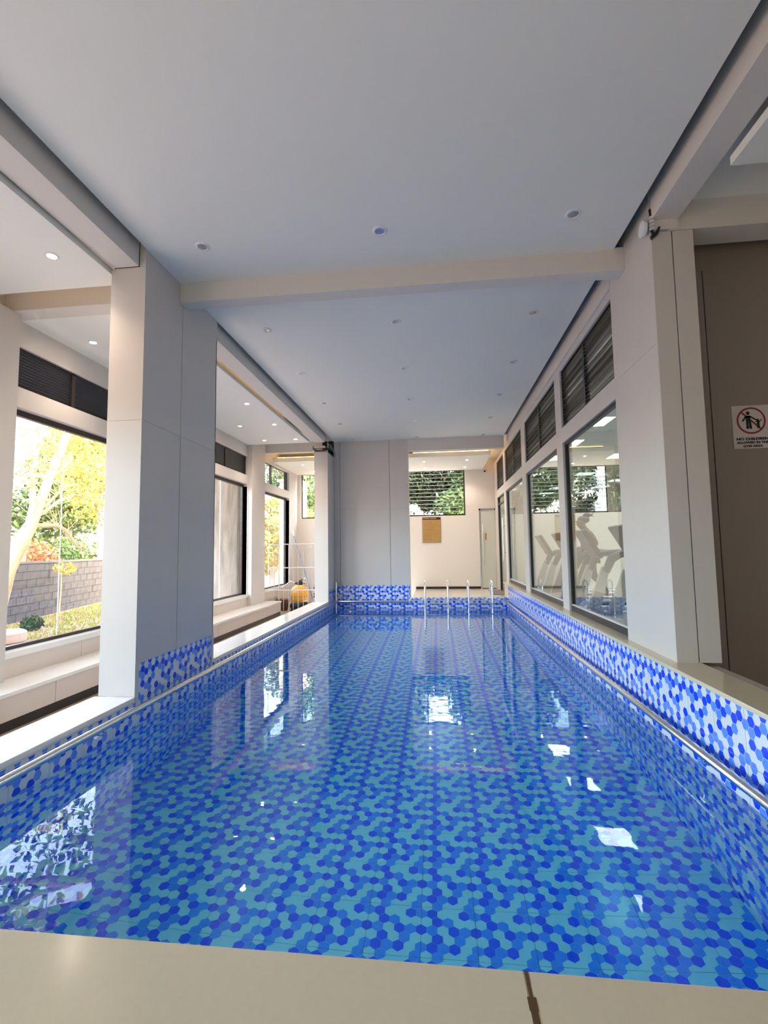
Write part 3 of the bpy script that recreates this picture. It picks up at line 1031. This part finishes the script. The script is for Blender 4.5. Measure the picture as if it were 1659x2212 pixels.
skin_mesh('leggings', [(0, 0, .84), (-.03, -.09, .79), (-.16, -.09, .44), (-.18, -.09, .14), (.02, .09, .79), (.06, .09, .44), (.235, .09, .17)],
          [(0, 1), (1, 2), (2, 3), (0, 4), (4, 5), (5, 6)], [(.145, .11), .095, .066, .044, .095, .066, .044], M['black'], P)

# ================================================================== BENCH, FENCE, PUMP CORNER
bn = thing('bench', 'long low stone bench under the corridor windows', 'bench', (-2.9 * S, 5.0 * S, zF * S))
def bb(x0, x1, y0, y1, z0, z1):
    return MB().box(x0 + 2.9, x1 + 2.9, y0 - 5, y1 - 5, z0 - zF, z1 - zF)
bb(-3.07, -2.765, -1.9, 8.18, zF, .09).build('core', M['skirt'], bn)
yy = -1.9
while yy < 8.18:
    y1 = min(yy + .853, 8.19)
    bb(-2.765, -2.75, yy + .002, y1 - .002, -.062, .090).build('tile', M['benchtile'], bn)
    yy = y1
bb(-3.07, -2.755, 8.18, 8.195, -.062, .090).build('tile', M['benchtile'], bn)
yy = -1.9
while yy < 8.18:
    y1 = min(yy + 2.02, 8.2)
    bb(-3.079, -2.74, yy + .001, y1 - .001, .090, .118).build('seat', M['marble'], bn, bevel=.004)
    yy = y1
bb(-2.77, -2.757, -1.9, 8.19, zF, -.062).build('skirting', M['skirt'], bn)
# wall tiles between bench and sill
wt_ = sempty('wall_tiles', 'stone tiles between bench and window sill')
for k in range(14):
    y0 = -1.2 + k * .8415 - .0
    if y0 < 10.1:
        B1(-3.08, -3.066, y0 + .002, min(y0 + .8395, 10.3), .119 if y0 < 8.1 else zF, .256).build('tile', M['benchtile'], wt_)

fn = thing('fence', 'white metal bar barrier across the corridor before the pump', 'fence', (-2.55 * S, 8.36 * S, zF * S))
def fb(pts, r, nm):
    MB().tube([(x + 2.55, y - 8.36, z - zF) for x, y, z in pts], r, 8).build(nm, M['alu'] if nm == 'bar' else M['white'], fn, smooth=True)
for z in (1.115, .69, .290):
    fb([(-3.03, 8.36, z), (-2.0, 8.36, z)], .0085, 'crossbar')
for x in (-2.93, -2.84, -2.76, -2.665, -2.58, -2.49, -2.395, -2.305, -2.215, -2.12, -2.03):
    fb([(x, 8.362, -.09), (x, 8.362, 1.115)], .0058, 'bar')
for x in (-2.85, -2.04):
    fb([(x, 8.372, zF), (x, 8.372, 1.11)], .008, 'post')
fb([(-2.85, 8.2, zF + .01), (-2.85, 8.5, zF + .01)], .008, 'foot')
fb([(-2.04, 8.2, zF + .01), (-2.04, 8.5, zF + .01)], .008, 'foot')

tk = thing('sand_filter', 'yellow pool filter tank behind the white barrier', 'filter tank', (-2.66 * S, 9.05 * S, zF * S))
MB(1).lathe([(.13, 0), (.17, .05), (.17, .10)], 24).build('base', M['black'], tk, smooth=True)
MB(1).lathe([(.14, .09), (.20, .15), (.215, .24), (.217, .38), (.205, .46), (.17, .53), (.10, .575), (.04, .585)], 28).build('tank', M['yellow'], tk, smooth=True)
MB(1).lathe([(.218, 0), (.222, .006), (.218, .012)], 28, (0, 0, .31)).build('seam', M['gold'], tk, smooth=True)
v = MB(1)
v.lathe([(.07, 0), (.075, .03), (.06, .09), (.03, .11)], 16, (0, 0, .575))
v.tube([(-.13, 0, .62), (.13, 0, .62)], .022, 10).tube([(0, 0, .68), (.10, -.02, .72)], .012, 8)
v.build('valve', M['black'], tk, smooth=True)
v = MB(1)
v.tube([(.12, 0, .62), (.15, 0, .68), (.13, -.05, .74)], .025, 10).tube([(-.12, 0, .62), (-.22, -.02, .66), (-.30, -.04, .60), (-.42, -.05, .52)], .022, 10)
v.build('pipe', M['paper'], tk, smooth=True)
pm = thing('pump', 'dark pool pump on the floor before the yellow tank', 'pump', (-2.62 * S, 8.74 * S, zF * S))
MB(1).tube([(-.16, 0, .12), (-.12, 0, .12), (.10, 0, .12), (.14, 0, .12)], [.05, .085, .085, .05], 18).build('motor', M['black'], pm, smooth=True)
MB(1).lathe([(.075, .04), (.08, .10), (.08, .20), (.06, .22)], 18, (.20, 0, 0)).build('strainer', M['black'], pm, smooth=True)
MB(1).lathe([(.06, .22), (.055, .235), (.02, .24)], 16, (.20, 0, 0)).build('lid', M['paper'], pm, smooth=True)
MB(1).box(-.14, .08, -.06, .06, 0, .045).build('foot', M['black'], pm)
pt = thing('pot', 'dark brown bucket between bench end and yellow tank', 'bucket', (-2.93 * S, 8.85 * S, zF * S))
MB(1).lathe([(.10, 0), (.14, .12), (.155, .26), (.15, .265), (.13, .25)], 22).build('body', mat('bucket_brown', (.12, .05, .03), .5), pt, smooth=True)
hs = thing('hose', 'coil of blue pool hose beside the yellow tank', 'hose', (-2.34 * S, 9.62 * S, zF * S))
pts_ = []
for k in range(150):
    a = k * .30
    z = .03 + .0036 * k + .012 * math.sin(a * 1.7)
    r = .21 + .03 * math.sin(a * .37 + 1)
    pts_.append((r * math.cos(a), r * math.sin(a), z))
MB(1).tube(pts_, .024, 8).build('coil', M['bluehose'], hs, smooth=True)
pk = thing('pool_pole', 'long blue-grey cleaning pole leaning in the corridor corner', 'pole', (-2.40 * S, 9.22 * S, zF * S))
MB(1).tube([(0, 0, .02), (-.72, .45, 1.93)], .014, 10).build('shaft', M['bluegrey'], pk, smooth=True)
MB(1).tube([(-.665, .416, 1.79), (-.735, .460, 1.97)], .020, 10).build('grip', M['white'], pk, smooth=True)
# grey bar rail on the back wall end of the corridor
t = thing('wall_rail', 'white bent rail on the back wall beyond the barrier', 'rail', (-2.9 * S, (YB - .05) * S, 1.10 * S))
MB(1).tube([(0, 0, .0), (.12, -.03, -.04), (.35, -.05, -.06), (.95, -.05, -.06), (1.0, .04, -.06)], .010, 8).build('pipe', M['white'], t, smooth=True)

# pipes in the open gap over the slim column
pg = thing('pipe_bundle', 'dusty green pipes in the open gap above the slim left column', 'pipes', (-1.9 * S, 7.9 * S, 2.70 * S))
for pts_, r, m_, nm in (([(-.14, -.28, .03), (.10, -.20, .04), (.15, -.05, .045), (.16, .14, .05)], .030, 'pvc', 'pipe'), ([(.16, .14, .05), (.17, .30, .035), (.17, .31, -.09)], .024, 'pvcg', 'elbow'),
                        ([(.12, -.16, .11), (.15, .02, .12), (.16, .24, .05)], .014, 'pvcg', 'conduit'), ([(-.16, -.27, .01), (-.10, -.27, .02)], .040, 'pvc', 'cap'),
                        ([(.15, -.25, .02), (.15, -.25, .24)], .008, 'alu', 'hanger')):
    MB(1).tube([(a, b, c) for a, b, c in pts_], r, 12).build(nm, M[m_], pg, smooth=True)
MB(1).box(-.13, .10, -.33, -.27, .0, .045).build('board', M['paper'], pg)
struct('ledger', B1(-1.99, -1.79, 7.62, 8.14, 2.64, 2.665), mat('rust_board', (.13, .05, .035), .8))

# ================================================================== NOTICES, CAMERAS
def text(s, size, m, parent, loc, rot=(PI / 2, 0, 0), name='lettering', bold=.0, width=None, align='CENTER'):
    cu = bpy.data.curves.new(name, 'FONT')
    cu.body = s
    cu.size = size
    cu.extrude = .0004
    cu.offset = bold
    cu.align_x = align
    cu.materials.append(m)
    o = bpy.data.objects.new(name, cu)
    C.objects.link(o)
    bpy.context.view_layer.update()
    wd = o.dimensions.x
    dg = bpy.context.evaluated_depsgraph_get()
    me = bpy.data.meshes.new_from_object(o.evaluated_get(dg))
    bpy.data.objects.remove(o)
    o = bpy.data.objects.new(name, me)
    C.objects.link(o)
    o.parent = parent
    o.location = loc
    o.rotation_euler = rot
    if width and wd > 0:
        o.scale = (width / wd, 1, 1)
    return o


nx0, nx1, nz0, nz1 = 1.745, 1.951, 1.556, 1.812
nt_ = thing('notice', 'paper notice with a red no-children sign on the dark wall', 'sign', ((nx0 + nx1) / 2 * S, 2.947 * S, nz0 * S))
Wn, Hn = (nx1 - nx0) * S, (nz1 - nz0) * S
MB(1).box(-Wn / 2, Wn / 2, 0, .002, 0, Hn).build('sheet', M['paper'], nt_)
cz = Hn * .645
R_ = Wn * .385
k = MB(1)
def ring(k, ro, ri, cx, cz_, y, n_=48):
    vs, fs = [], []
    for j in range(n_):
        a = 2 * PI * j / n_
        vs += [(cx + ro * math.cos(a), y, cz_ + ro * math.sin(a)), (cx + ri * math.cos(a), y, cz_ + ri * math.sin(a))]
    for j in range(n_):
        q = (j + 1) % n_
        fs.append((2 * j, 2 * q, 2 * q + 1, 2 * j + 1))
    k.add(vs, fs)
ring(k, R_, R_ * .87, 0, cz, -.0007)
a0 = R_ * .92 * .7071
dd = R_ * .045
k.add([(-a0 - dd, -.0006, cz + a0 - dd), (-a0 + dd, -.0006, cz + a0 + dd), (a0 + dd, -.0006, cz - a0 + dd), (a0 - dd, -.0006, cz - a0 - dd)], [(0, 3, 2, 1)])
k.build('prohibition_ring', M['red'], nt_)
def flat_fig(k, ox, oz, h, arm_l, arm_r):
    def disc(cx, cz_, r):
        k.add([(cx + r * math.cos(2 * PI * j / 18), -.0012, cz_ + r * math.sin(2 * PI * j / 18)) for j in range(18)], [tuple(range(18))])
    def bar(x0, z0, x1, z1, w_):
        d = Vector((x1 - x0, 0, z1 - z0)).normalized() * w_ / 2
        p = Vector((-d.z, 0, d.x))
        k.add([(x0 + p.x, -.0012, z0 + p.z), (x1 + p.x, -.0012, z1 + p.z), (x1 - p.x, -.0012, z1 - p.z), (x0 - p.x, -.0012, z0 - p.z)], [(0, 1, 2, 3)])
        disc(x1, z1, w_ / 2)
        disc(x0, z0, w_ / 2)
    disc(ox, oz + h * .90, h * .10)
    bar(ox - h * .055, oz + h * .06, ox - h * .055, oz + h * .70, h * .13)
    bar(ox + h * .105, oz + h * .06, ox + h * .055, oz + h * .70, h * .13)
    bar(ox - h * .10, oz + h * .70, ox + h * .10, oz + h * .70, h * .10)
    bar(ox - h * .12, oz + h * .70, ox + arm_l[0] * h, oz + arm_l[1] * h, h * .09)
    bar(ox + h * .12, oz + h * .70, ox + arm_r[0] * h, oz + arm_r[1] * h, h * .08)
k = MB(1)
flat_fig(k, -R_ * .20, cz - R_ * .62, R_ * 1.32, (-.28, .47), (.56, .40))
flat_fig(k, R_ * .46, cz - R_ * .60, R_ * .72, (-.22, .72), (.36, .92))
k.build('pictogram', M['ink'], nt_)
text('NO CHILDREN', .026, M['ink'], nt_, (0, -.0012, Hn * .195), bold=.0012, width=Wn * .84)
text('ALLOWED IN THE', .022, M['ink'], nt_, (0, -.0012, Hn * .115), bold=.0012, width=Wn * .84)
text('GYM AREA', .021, M['ink'], nt_, (0, -.0012, Hn * .035), bold=.0010, width=Wn * .52)
# a second sheet whose edge shows beside it
# brown rules board on the back wall
rb_ = thing('notice_board', 'brown rules board with a dark header under the bladed window', 'sign', (-.10 * S, (YB - .004) * S, 1.13 * S))
MB(1).box(-.245, .245, -.012, .004, 0, .68).build('board', M['brown'], rb_, bevel=.003)
MB(1).box(-.247, .247, -.0135, -.011, .615, .682).build('header', M['maroon'], rb_)
k = MB(1)
k.box(-.247, -.238, -.0135, .0, 0, .68).box(.238, .247, -.0135, 0, 0, .68).box(-.247, .247, -.0135, 0, -.002, .008)
k.build('rim', mat('rim_brown', (.20, .11, .06), .4), rb_)
k = MB(1)
for j in range(13):                             # lines of small print, too small to read
    ln = .18 + .20 * random.random()
    k.box(-.20, -.20 + ln, -.0128, -.0118, .56 - j * .041, .568 - j * .041)
k.build('small_print', mat('print_dark', (.28, .14, .04), .6), rb_)
k = MB(1)
for a, b in ((-.235, -.05), (-.03, .13)):
    k.box(a, b, -.0145, -.0134, .643, .655)
k.build('header_print', M['cream'], rb_)

cc = thing('security_camera', 'small white camera under the ceiling beside the frosted door', 'camera', (1.08 * S, (YB - .03) * S, 2.665 * S))
MB(1).lathe([(.035, 0), (.045, .02), (.045, .03)], 16).build('mount', M['white'], cc, smooth=True)
MB(1).tube([(0, .02, -.02), (-.03, -.10, -.04)], .032, 14).build('body', M['white'], cc, smooth=True)
MB(1).tube([(-.03, -.10, -.04), (-.032, -.108, -.042)], .025, 14).build('lens', M['black'], cc, smooth=True)
cc = thing('security_camera', 'white dome camera with a black cable at the top of the right column', 'camera', (1.235 * S, 2.72 * S, 2.80 * S))
k = MB(1)
k.lathe([(.004, 0), (.04, .006), (.055, .02), (.055, .04)], 20)
k.v = [(-v_[2] - .0, v_[0], v_[1]) for v_ in k.v]
k.build('dome', M['white'], cc, smooth=True)
k = MB(1)
for j in range(4):
    k.box(-.012, .015, -.075 - .002, -.055, -.05 + j * .026, -.036 + j * .026)
k.build('vent_ribs', M['white'], cc)
MB(1).tube([(.004, -.046, .11), (.006, -.05, .03), (.0, -.052, -.04), (.02, -.054, -.085), (.0, -.05, -.11)], .010, 8).build('cable', M['black'], cc, smooth=True)
MB(1).tube([(.0, -.05, -.10), (.035, -.056, -.075), (.055, -.056, -.03)], [.014, .012, .008], 8).build('bracket', M['black'], cc, smooth=True)

# ================================================================== OUTSIDE
ZG = -.30
struct('ground', MB().box(-40, -3.2, -25, 50, ZG - .1, ZG).box(-3.2, 30, 10.43, 50, ZG - .1, ZG), M['soil'])
struct('path', B1(-6.0, -3.3, -10, 12, ZG, ZG + .02), M['pink'], label='pink paved path outside the windows')
bld = MB().box(5.5, 6.2, -3.4, 10.7, ZG, 3.2)
struct('wall_outer', bld, M['render'])
gr = MB()
rg_ = random.Random(3)
for k in range(14000):
    x = rg_.uniform(-9.5, -6.0)
    y = rg_.uniform(3.5, 12.6)
    if x > -6.0 or (x + 6.9) ** 2 + (y - 7.5) ** 2 < .09 or x < -7.55 - (y - 6.6) * .27 + .15 or (x + 6.0) ** 2 + (y - 5.6) ** 2 < .06 or (x + 6.3) ** 2 + (y - 6.35) ** 2 < .12:
        continue
    hh = rg_.uniform(.02, .07)
    a = rg_.uniform(0, PI)
    dx, dy = .012 * math.cos(a), .012 * math.sin(a)
    lx, ly = rg_.uniform(-.03, .03), rg_.uniform(-.03, .03)
    gr.add([(x - dx, y - dy, ZG), (x + dx, y + dy, ZG), (x + lx, y + ly, ZG + hh)], [(0, 1, 2)])
g_ = gr.build('grass', M['grass'])
tag(g_, 'sunlit yellow-green grass between path and block wall', 'grass', kind='stuff')
# block wall
p0, p1 = Vector((-7.55, 6.6, 0)), Vector((-9.6, 14.2, 0))
dirw = (p1 - p0).normalized()
p0 = p0 - dirw * 3.0
Lw = (p1 - p0).length * S
bwall = tag(MB(1).box(0, Lw, .02, .16, 0, 1.40).build('block_wall', M['mortar']), 'weathered grey concrete block wall beyond the grass', 'wall')
ang = math.atan2(dirw.y, dirw.x)
bwall.location = (p0.x * S, p0.y * S, ZG * S)
bwall.rotation_euler = (0, 0, ang)
bwall.data.transform(Matrix.Rotation(0, 4, 'Z'))
blk = None
nb = 0
for r in range(7):
    x = -.2 * (r % 2)
    while x < Lw - .1 and nb < 300:
        if x > 1.8:
            if blk is None:
                o = MB(1).box(.006, .394, -.0, .17, .006, .190).build('block', M['block'], bwall, bevel=.006)
                blk = o.data
            else:
                o = bpy.data.objects.new('block', blk)
                C.objects.link(o)
                o.parent = bwall
            o.location = (x, random.uniform(-.006, .006), r * .198)
            nb += 1
        x += .4
MB(1).box(0, Lw, -.02, .19, 1.388, 1.44).build('coping', M['mortar'], bwall)


def leaves(mb, c, rx, ry, rz, n_, size, rnd, hollow=.35):
    for _ in range(n_):
        while True:
            u = Vector((rnd.uniform(-1, 1), rnd.uniform(-1, 1), rnd.uniform(-1, 1)))
            if hollow < u.length < 1:
                break
        p = Vector((c[0] + u.x * rx, c[1] + u.y * ry, c[2] + u.z * rz))
        a = Vector((rnd.gauss(0, 1), rnd.gauss(0, 1), rnd.gauss(0, 1))).normalized()
        b = a.orthogonal().normalized()
        s_ = size * rnd.uniform(.6, 1.3)
        a, b = a * s_, b * s_ * .5
        mb.add([tuple(p - a), tuple(p + b), tuple(p + a), tuple(p - b)], [(0, 1, 2, 3)])


def tree(name, label, x, y, h, cr, tr, leafm, barkm='bark', nl=2600, ls=.09, seed=1, group=None, cat='tree', low=.35, lean=(0, 0)):
    rnd = random.Random(seed)
    t = thing(name, label, cat, (x * S, y * S, ZG * S), 0, group)
    k = MB(1)
    top = Vector((lean[0], lean[1], h * .7))
    k.tube([(0, 0, 0), tuple(top * .5 + Vector((rnd.uniform(-.1, .1), rnd.uniform(-.1, .1), 0))), tuple(top)], [tr, tr * .8, tr * .4], 10)
    blobs = []
    for i in range(9):
        a = rnd.uniform(0, 2 * PI)
        r = rnd.uniform(.15, .48) * cr
        z = rnd.uniform(low, .95) * h
        q = Vector((lean[0] + r * math.cos(a), lean[1] + r * math.sin(a), z))
        if i < 3:                              # fill the middle of the crown
            q = Vector((lean[0] + .3 * r * math.cos(a), lean[1] + .3 * r * math.sin(a), h * (.5 + .17 * i)))
        s0 = top * rnd.uniform(.4, .9)
        k.tube([tuple(s0), tuple((s0 + q) / 2 + Vector((0, 0, .1))), tuple(q)], [tr * .4, tr * .25, tr * .08], 6)
        blobs.append(q)
    k.build('trunk', M[barkm], t, smooth=True)
    f_ = MB(1)
    for q in blobs:
        leaves(f_, q, cr * .48, cr * .48, cr * .40, nl // 9, ls, rnd)
    o = f_.build('foliage', M[leafm], t)
    return t


# background trees beyond the block wall and behind the back windows
G = 'trees and shrubs beyond the block wall'
tree('tree', 'tall yellow-leaved tree behind the block wall, left of the pruned tree', -12.5, 8.2, 8.6, 3.2, .22, 'leafy', nl=6500, ls=.10, seed=2, group=G, low=.5)
tree('tree', 'red-leaved tree behind the block wall, behind the pruned tree', -15.5, 12.6, 8.2, 3.0, .20, 'leafr', nl=6500, ls=.11, seed=3, group=G, low=.4)
tree('tree', 'yellow tree behind the block wall, beside the big column', -13.2, 17.5, 9.0, 3.4, .22, 'leafy', nl=7500, ls=.11, seed=4, group=G, low=.4)
tree('tree', 'green tree far behind the block wall', -19, 22.6, 9.5, 4.2, .26, 'leafg', nl=9000, ls=.17, seed=5, group=G)
tree('tree', 'tall green tree far behind the yellow-leaved one', -21, 15.5, 10, 4.2, .26, 'leafg', nl=9000, ls=.17, seed=31, group=G)
tree('shrub', 'dense green shrub just behind the block wall, left', -10.9, 9.6, 1.9, 1.25, .07, 'leafg', nl=2600, ls=.07, seed=6, group=G, cat='shrub', low=.45)
tree('shrub', 'red-tinged shrub just behind the block wall', -10.8, 11.65, 1.9, 1.2, .07, 'leafr', nl=1800, ls=.07, seed=7, group=G, cat='shrub', low=.45)
tree('shrub', 'dense green shrub behind the block wall, beside the big column', -11.3, 13.8, 2.0, 1.25, .07, 'leafg', nl=2400, ls=.07, seed=8, group=G, cat='shrub', low=.45)
tree('tree', 'yellow-green tree seen through the third corridor window', -6.0, 16.9, 4.4, 1.15, .12, 'leafy', nl=5200, ls=.075, seed=9, low=.12)
tree('tree', 'leafy green tree behind the corridor end window', -6.2, 20.8, 8.0, 2.8, .18, 'leafg', nl=8000, ls=.13, seed=10, low=.2)
tree('tree', 'yellow tree behind the grilled end window', -4.55, 16.3, 3.3, .95, .12, 'leafy', nl=3600, ls=.07, seed=11, low=.35)
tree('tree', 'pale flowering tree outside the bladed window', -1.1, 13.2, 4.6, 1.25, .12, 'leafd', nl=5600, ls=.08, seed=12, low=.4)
GB = 'dark trees behind the building'
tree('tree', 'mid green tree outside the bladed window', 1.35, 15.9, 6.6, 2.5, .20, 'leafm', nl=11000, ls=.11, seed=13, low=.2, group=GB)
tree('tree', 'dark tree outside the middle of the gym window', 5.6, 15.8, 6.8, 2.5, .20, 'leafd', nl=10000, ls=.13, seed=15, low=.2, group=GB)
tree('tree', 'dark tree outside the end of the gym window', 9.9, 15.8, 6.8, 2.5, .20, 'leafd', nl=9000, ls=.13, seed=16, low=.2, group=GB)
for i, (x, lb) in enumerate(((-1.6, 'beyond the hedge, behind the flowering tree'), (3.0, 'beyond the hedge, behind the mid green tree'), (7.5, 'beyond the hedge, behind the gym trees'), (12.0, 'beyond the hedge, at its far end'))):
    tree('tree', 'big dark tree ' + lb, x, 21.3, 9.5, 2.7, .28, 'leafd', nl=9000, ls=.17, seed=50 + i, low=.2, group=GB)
hd = thing('hedge', 'tall dark clipped hedge behind the building', 'hedge', (4.5 * S, 18.35 * S, ZG * S))
k = MB(1)
rnd = random.Random(90)
for j in range(60):
    for z in (1.2, 2.6, 4.0, 5.2):
        leaves(k, (-9.5 + j * .36, 0, z + rnd.uniform(-.2, .2)), .36, .24, 1.0, 150, .19, rnd, 0)
o = k.build('foliage', M['leafd'], hd)
k = MB(1)
for j in range(14):
    k.tube([(-9 + j * 1.5, 0, 0), (-9 + j * 1.5, 0, 4.6)], [.06, .03], 6)
k.build('stems', M['bark'], hd)
# white flowers of the pale tree
k = MB(1)
rnd = random.Random(40)
for q in ((-.5, .3, 3.0), (-.2, -.5, 3.4), (.5, -.4, 2.9), (.9, -.3, 2.6), (-.7, -.2, 3.7), (1.3, -.2, 2.65)):
    leaves(k, q, .45, .3, .28, 160, .055, rnd, 0)
fl = k.build('blossom', mat('blossom_white', (.72, .76, .80), .6))
for o in bpy.data.objects:
    if o.get('label') == 'pale flowering tree outside the bladed window':
        fl.parent = o
# pruned tree, leaning, its cut branches sprouting
t = thing('pruned_tree', 'pale leaning tree with lopped branches before the block wall', 'tree', (-6.0 * S, 5.55 * S, ZG * S))
k = MB(1)
V3 = lambda y, z: (0, (y - 5.55) * S, (z - ZG) * S)
k.tube([V3(5.62, -.3), V3(5.92, .35), V3(6.05, .80), V3(6.25, 1.15), V3(6.42, 1.42)], [.20, .17, .15, .13, .11], 14)
k.build('trunk', M['barky'], t, smooth=True)
def branch(pts_, rs):
    MB(1).tube(pts_, rs, 10).build('branch', M['barky'], t, smooth=True)
br = [([(6.42, 1.42), (6.62, 1.9), (6.78, 2.35), (7.05, 2.95)], [.10, .085, .08, .07]),
      ([(6.40, 1.40), (6.45, 1.75), (6.42, 2.1), (6.48, 2.6)], [.07, .055, .045, .03]),
      ([(6.42, 1.42), (6.9, 1.45), (7.1, 1.38), (7.35, 1.12), (7.6, 1.02)], [.05, .04, .035, .025, .012]),
      ([(6.62, 1.62), (6.95, 1.85), (7.3, 1.98), (7.7, 1.90)], [.035, .03, .02, .010]),
      ([(6.66, 1.72), (7.0, 2.05), (7.35, 2.2)], [.03, .02, .010]),
      ([(6.45, 1.9), (6.25, 2.2), (6.15, 2.5)], [.03, .02, .01]),
      ([(6.75, 2.2), (6.9, 2.3), (7.2, 2.6)], [.03, .02, .01])]
for q, rs in br:
    branch([V3(*p) for p in q], rs)
rnd = random.Random(21)
tw = MB(1)
for q, rs in br:
    for j in range(26):
        i = rnd.randrange(len(q) - 1)
        u = rnd.random()
        y_ = q[i][0] * (1 - u) + q[i + 1][0] * u
        z_ = q[i][1] * (1 - u) + q[i + 1][1] * u
        p = Vector(V3(y_, z_))
        d = Vector((rnd.gauss(0, .25), rnd.gauss(0, .22), rnd.uniform(.05, .45)))
        tw.tube([tuple(p), tuple(p + d * .5), tuple(p + d)], [.008, .005, .002], 4)
tw.build('twigs', M['barky'], t)
lf = MB(1)
for q in ((6.9, 2.5), (7.3, 2.2), (6.4, 2.7), (7.5, 2.7), (6.2, 2.2), (7.0, 3.0), (7.6, 1.7)):
    leaves(lf, V3(*q), .5, .4, .35, 170, .035, rnd, 0)
lf.build('foliage', M['leafy'], t)

t = thing('old_tree_trunk', 'massive grey furrowed trunk outside the second corridor window', 'tree', (-4.05 * S, 8.78 * S, ZG * S))
k = MB(1)
rnd = random.Random(5)
n_ = 40
vs, fs = [], []
hs_ = [0, .15, .4, .8, 1.3, 1.9, 2.5, 3.2, 3.9, 4.6, 5.4]
for i, z in enumerate(hs_):
    base = .46 + .30 * math.exp(-z * 3.2) + .05 * max(0, z - 1.3)
    for j in range(n_):
        a = 2 * PI * j / n_
        fur = .022 * math.sin(a * 9 + z * .8) + .014 * math.sin(a * 17 - z * 1.7) + rnd.uniform(-.008, .008)
        vs.append((base * (1 + fur) * math.cos(a) - .02 * z, base * (1 + fur) * math.sin(a) - .10 * max(0, z - .6), z))
for i in range(len(hs_) - 1):
    for j in range(n_):
        fs.append((i * n_ + j, i * n_ + (j + 1) % n_, (i + 1) * n_ + (j + 1) % n_, (i + 1) * n_ + j))
k.add(vs, fs).build('trunk', M['bark'], t, smooth=True)
# the old tree's spreading canopy and the pruned tree's upper growth
rnd = random.Random(77)
k = MB(1)
cp = MB(1)
for j in range(11):
    a = 2 * PI * j / 11 + rnd.uniform(-.2, .2)
    r = rnd.uniform(1.6, 4.2)
    q = (r * math.cos(a) - 1.6, r * math.sin(a) - 1.6, rnd.uniform(5.6, 8.0))
    k.tube([(-.1, -.45, 5.2), (q[0] * .5, q[1] * .5, 6.1), q], [.22, .13, .04], 7)
    leaves(cp, q, 1.25, 1.25, .8, 420, .11, rnd, .1)
k.build('branch', M['bark'], t, smooth=True)
cp.build('foliage', M['leafg'], t)
cp = MB(1)
k = MB(1)
for j in range(13):                            # long limbs reaching back over the grass and the pruned tree
    a = 2 * PI * j / 13
    r = rnd.uniform(.3, 2.8)
    q = (-3.2 + r * math.cos(a), -3.6 + r * math.sin(a), rnd.uniform(5.7, 7.3))
    k.tube([(-.1, -.45, 5.2), (-1.6, -1.8, 5.9), q], [.15, .10, .02], 6)
    leaves(cp, q, 1.0, 1.0, .7, 270, .09, rnd, .1)
k.build('branch', M['bark'], t, smooth=True)
cp.build('foliage', M['leafy'], t)
# pale rendered outbuilding beside the trunk, and an orange one further off
ob = thing('outbuilding', 'narrow white outbuilding seen past the third corridor window', 'building', (-4.45 * S, 14.0 * S, ZG * S))
MB().box(-.30, .28, 0, 1.0, 0, 3.4).build('wall', M['render'], ob)
MB().box(-.36, .34, -.08, 1.08, 3.4, 3.48).build('roof', M['shed'], ob)
ob = thing('gate_pillar', 'tall pale rendered pillar just right of the old tree trunk', 'pillar', (-5.4 * S, 13.0 * S, ZG * S))
MB().box(-.28, .30, 0, .5, 0, 3.5).build('shaft', M['render'], ob)
MB().box(-.33, .35, -.05, .55, 3.5, 3.58).build('cap', M['shed'], ob)
ob = thing('garden_wall', 'orange garden wall glimpsed left of the old trunk', 'wall', (-9.0 * S, 15.0 * S, ZG * S))
MB().box(-1.5, 1.0, 0, .3, 0, .85).build('wall', M['orange'], ob)
MB().box(-1.55, 1.05, -.04, .34, .85, .92).build('coping', M['shed'], ob)
ob = thing('shed', 'grey tin-roofed shed behind the block wall', 'shed', (-13.8 * S, 15.2 * S, ZG * S))
MB().box(-1.4, 1.4, -1, 1, 0, 1.25).build('wall', M['block'], ob)
MB().box(-1.6, 1.6, -1.2, 1.2, 1.25, 1.36).build('roof', M['shed'], ob)
ob = thing('brick_pillar', 'brown pillar standing behind the block wall', 'pillar', (-8.75 * S, 9.0 * S, ZG * S))
MB().box(-.14, .14, -.14, .14, 0, 1.62).build('shaft', M['orange'], ob)
MB().box(-.17, .17, -.17, .17, 1.62, 1.68).build('cap', M['shed'], ob)
def bush(label, x, y, r, m_, seed):
    rnd = random.Random(seed)
    t = thing('shrub', label, 'shrub', (x * S, y * S, ZG * S))
    k = MB(1)
    for j in range(10):
        k.tube([(0, 0, 0), (rnd.uniform(-r, r) * .6, rnd.uniform(-r, r) * .6, r * rnd.uniform(.5, 1.1))], [.012, .004], 4)
    k.build('stems', M['bark'], t)
    k = MB(1)
    leaves(k, (0, 0, r * .75), r, r, r * .75, 500, .05, rnd, .2)
    k.build('foliage', M[m_], t)
bush('small low shrub on the grass beside the pink stone', -6.9, 7.5, .20, 'leafm', 1)
t = thing('sapling', 'thin young tree with a tuft of yellow leaves before the block wall', 'tree', (-7.95 * S, 9.3 * S, ZG * S))
MB(1).tube([(0, 0, 0), (.02, .02, .7), (.0, .03, 1.25)], [.022, .016, .008], 6).build('trunk', M['barky'], t, smooth=True)
k = MB(1)
leaves(k, (.0, .15, 1.22), .22, .34, .20, 150, .045, random.Random(8), 0)
k.build('foliage', M['leafy'], t)
bush('yellow shrub left of the old trunk', -5.6, 9.7, .32, 'leafy', 3)
bush('tall yellow shrub past the third corridor window', -4.6, 11.0, .6, 'leafy', 4)
t = thing('stone_planter', 'pinkish stone planter at the grass edge', 'planter', (-6.3 * S, 6.35 * S, ZG * S))
MB(1).lathe([(.28, 0), (.36, .05), (.36, .20), (.30, .24), (.28, .20)], 14).build('body', M['pink'], t)
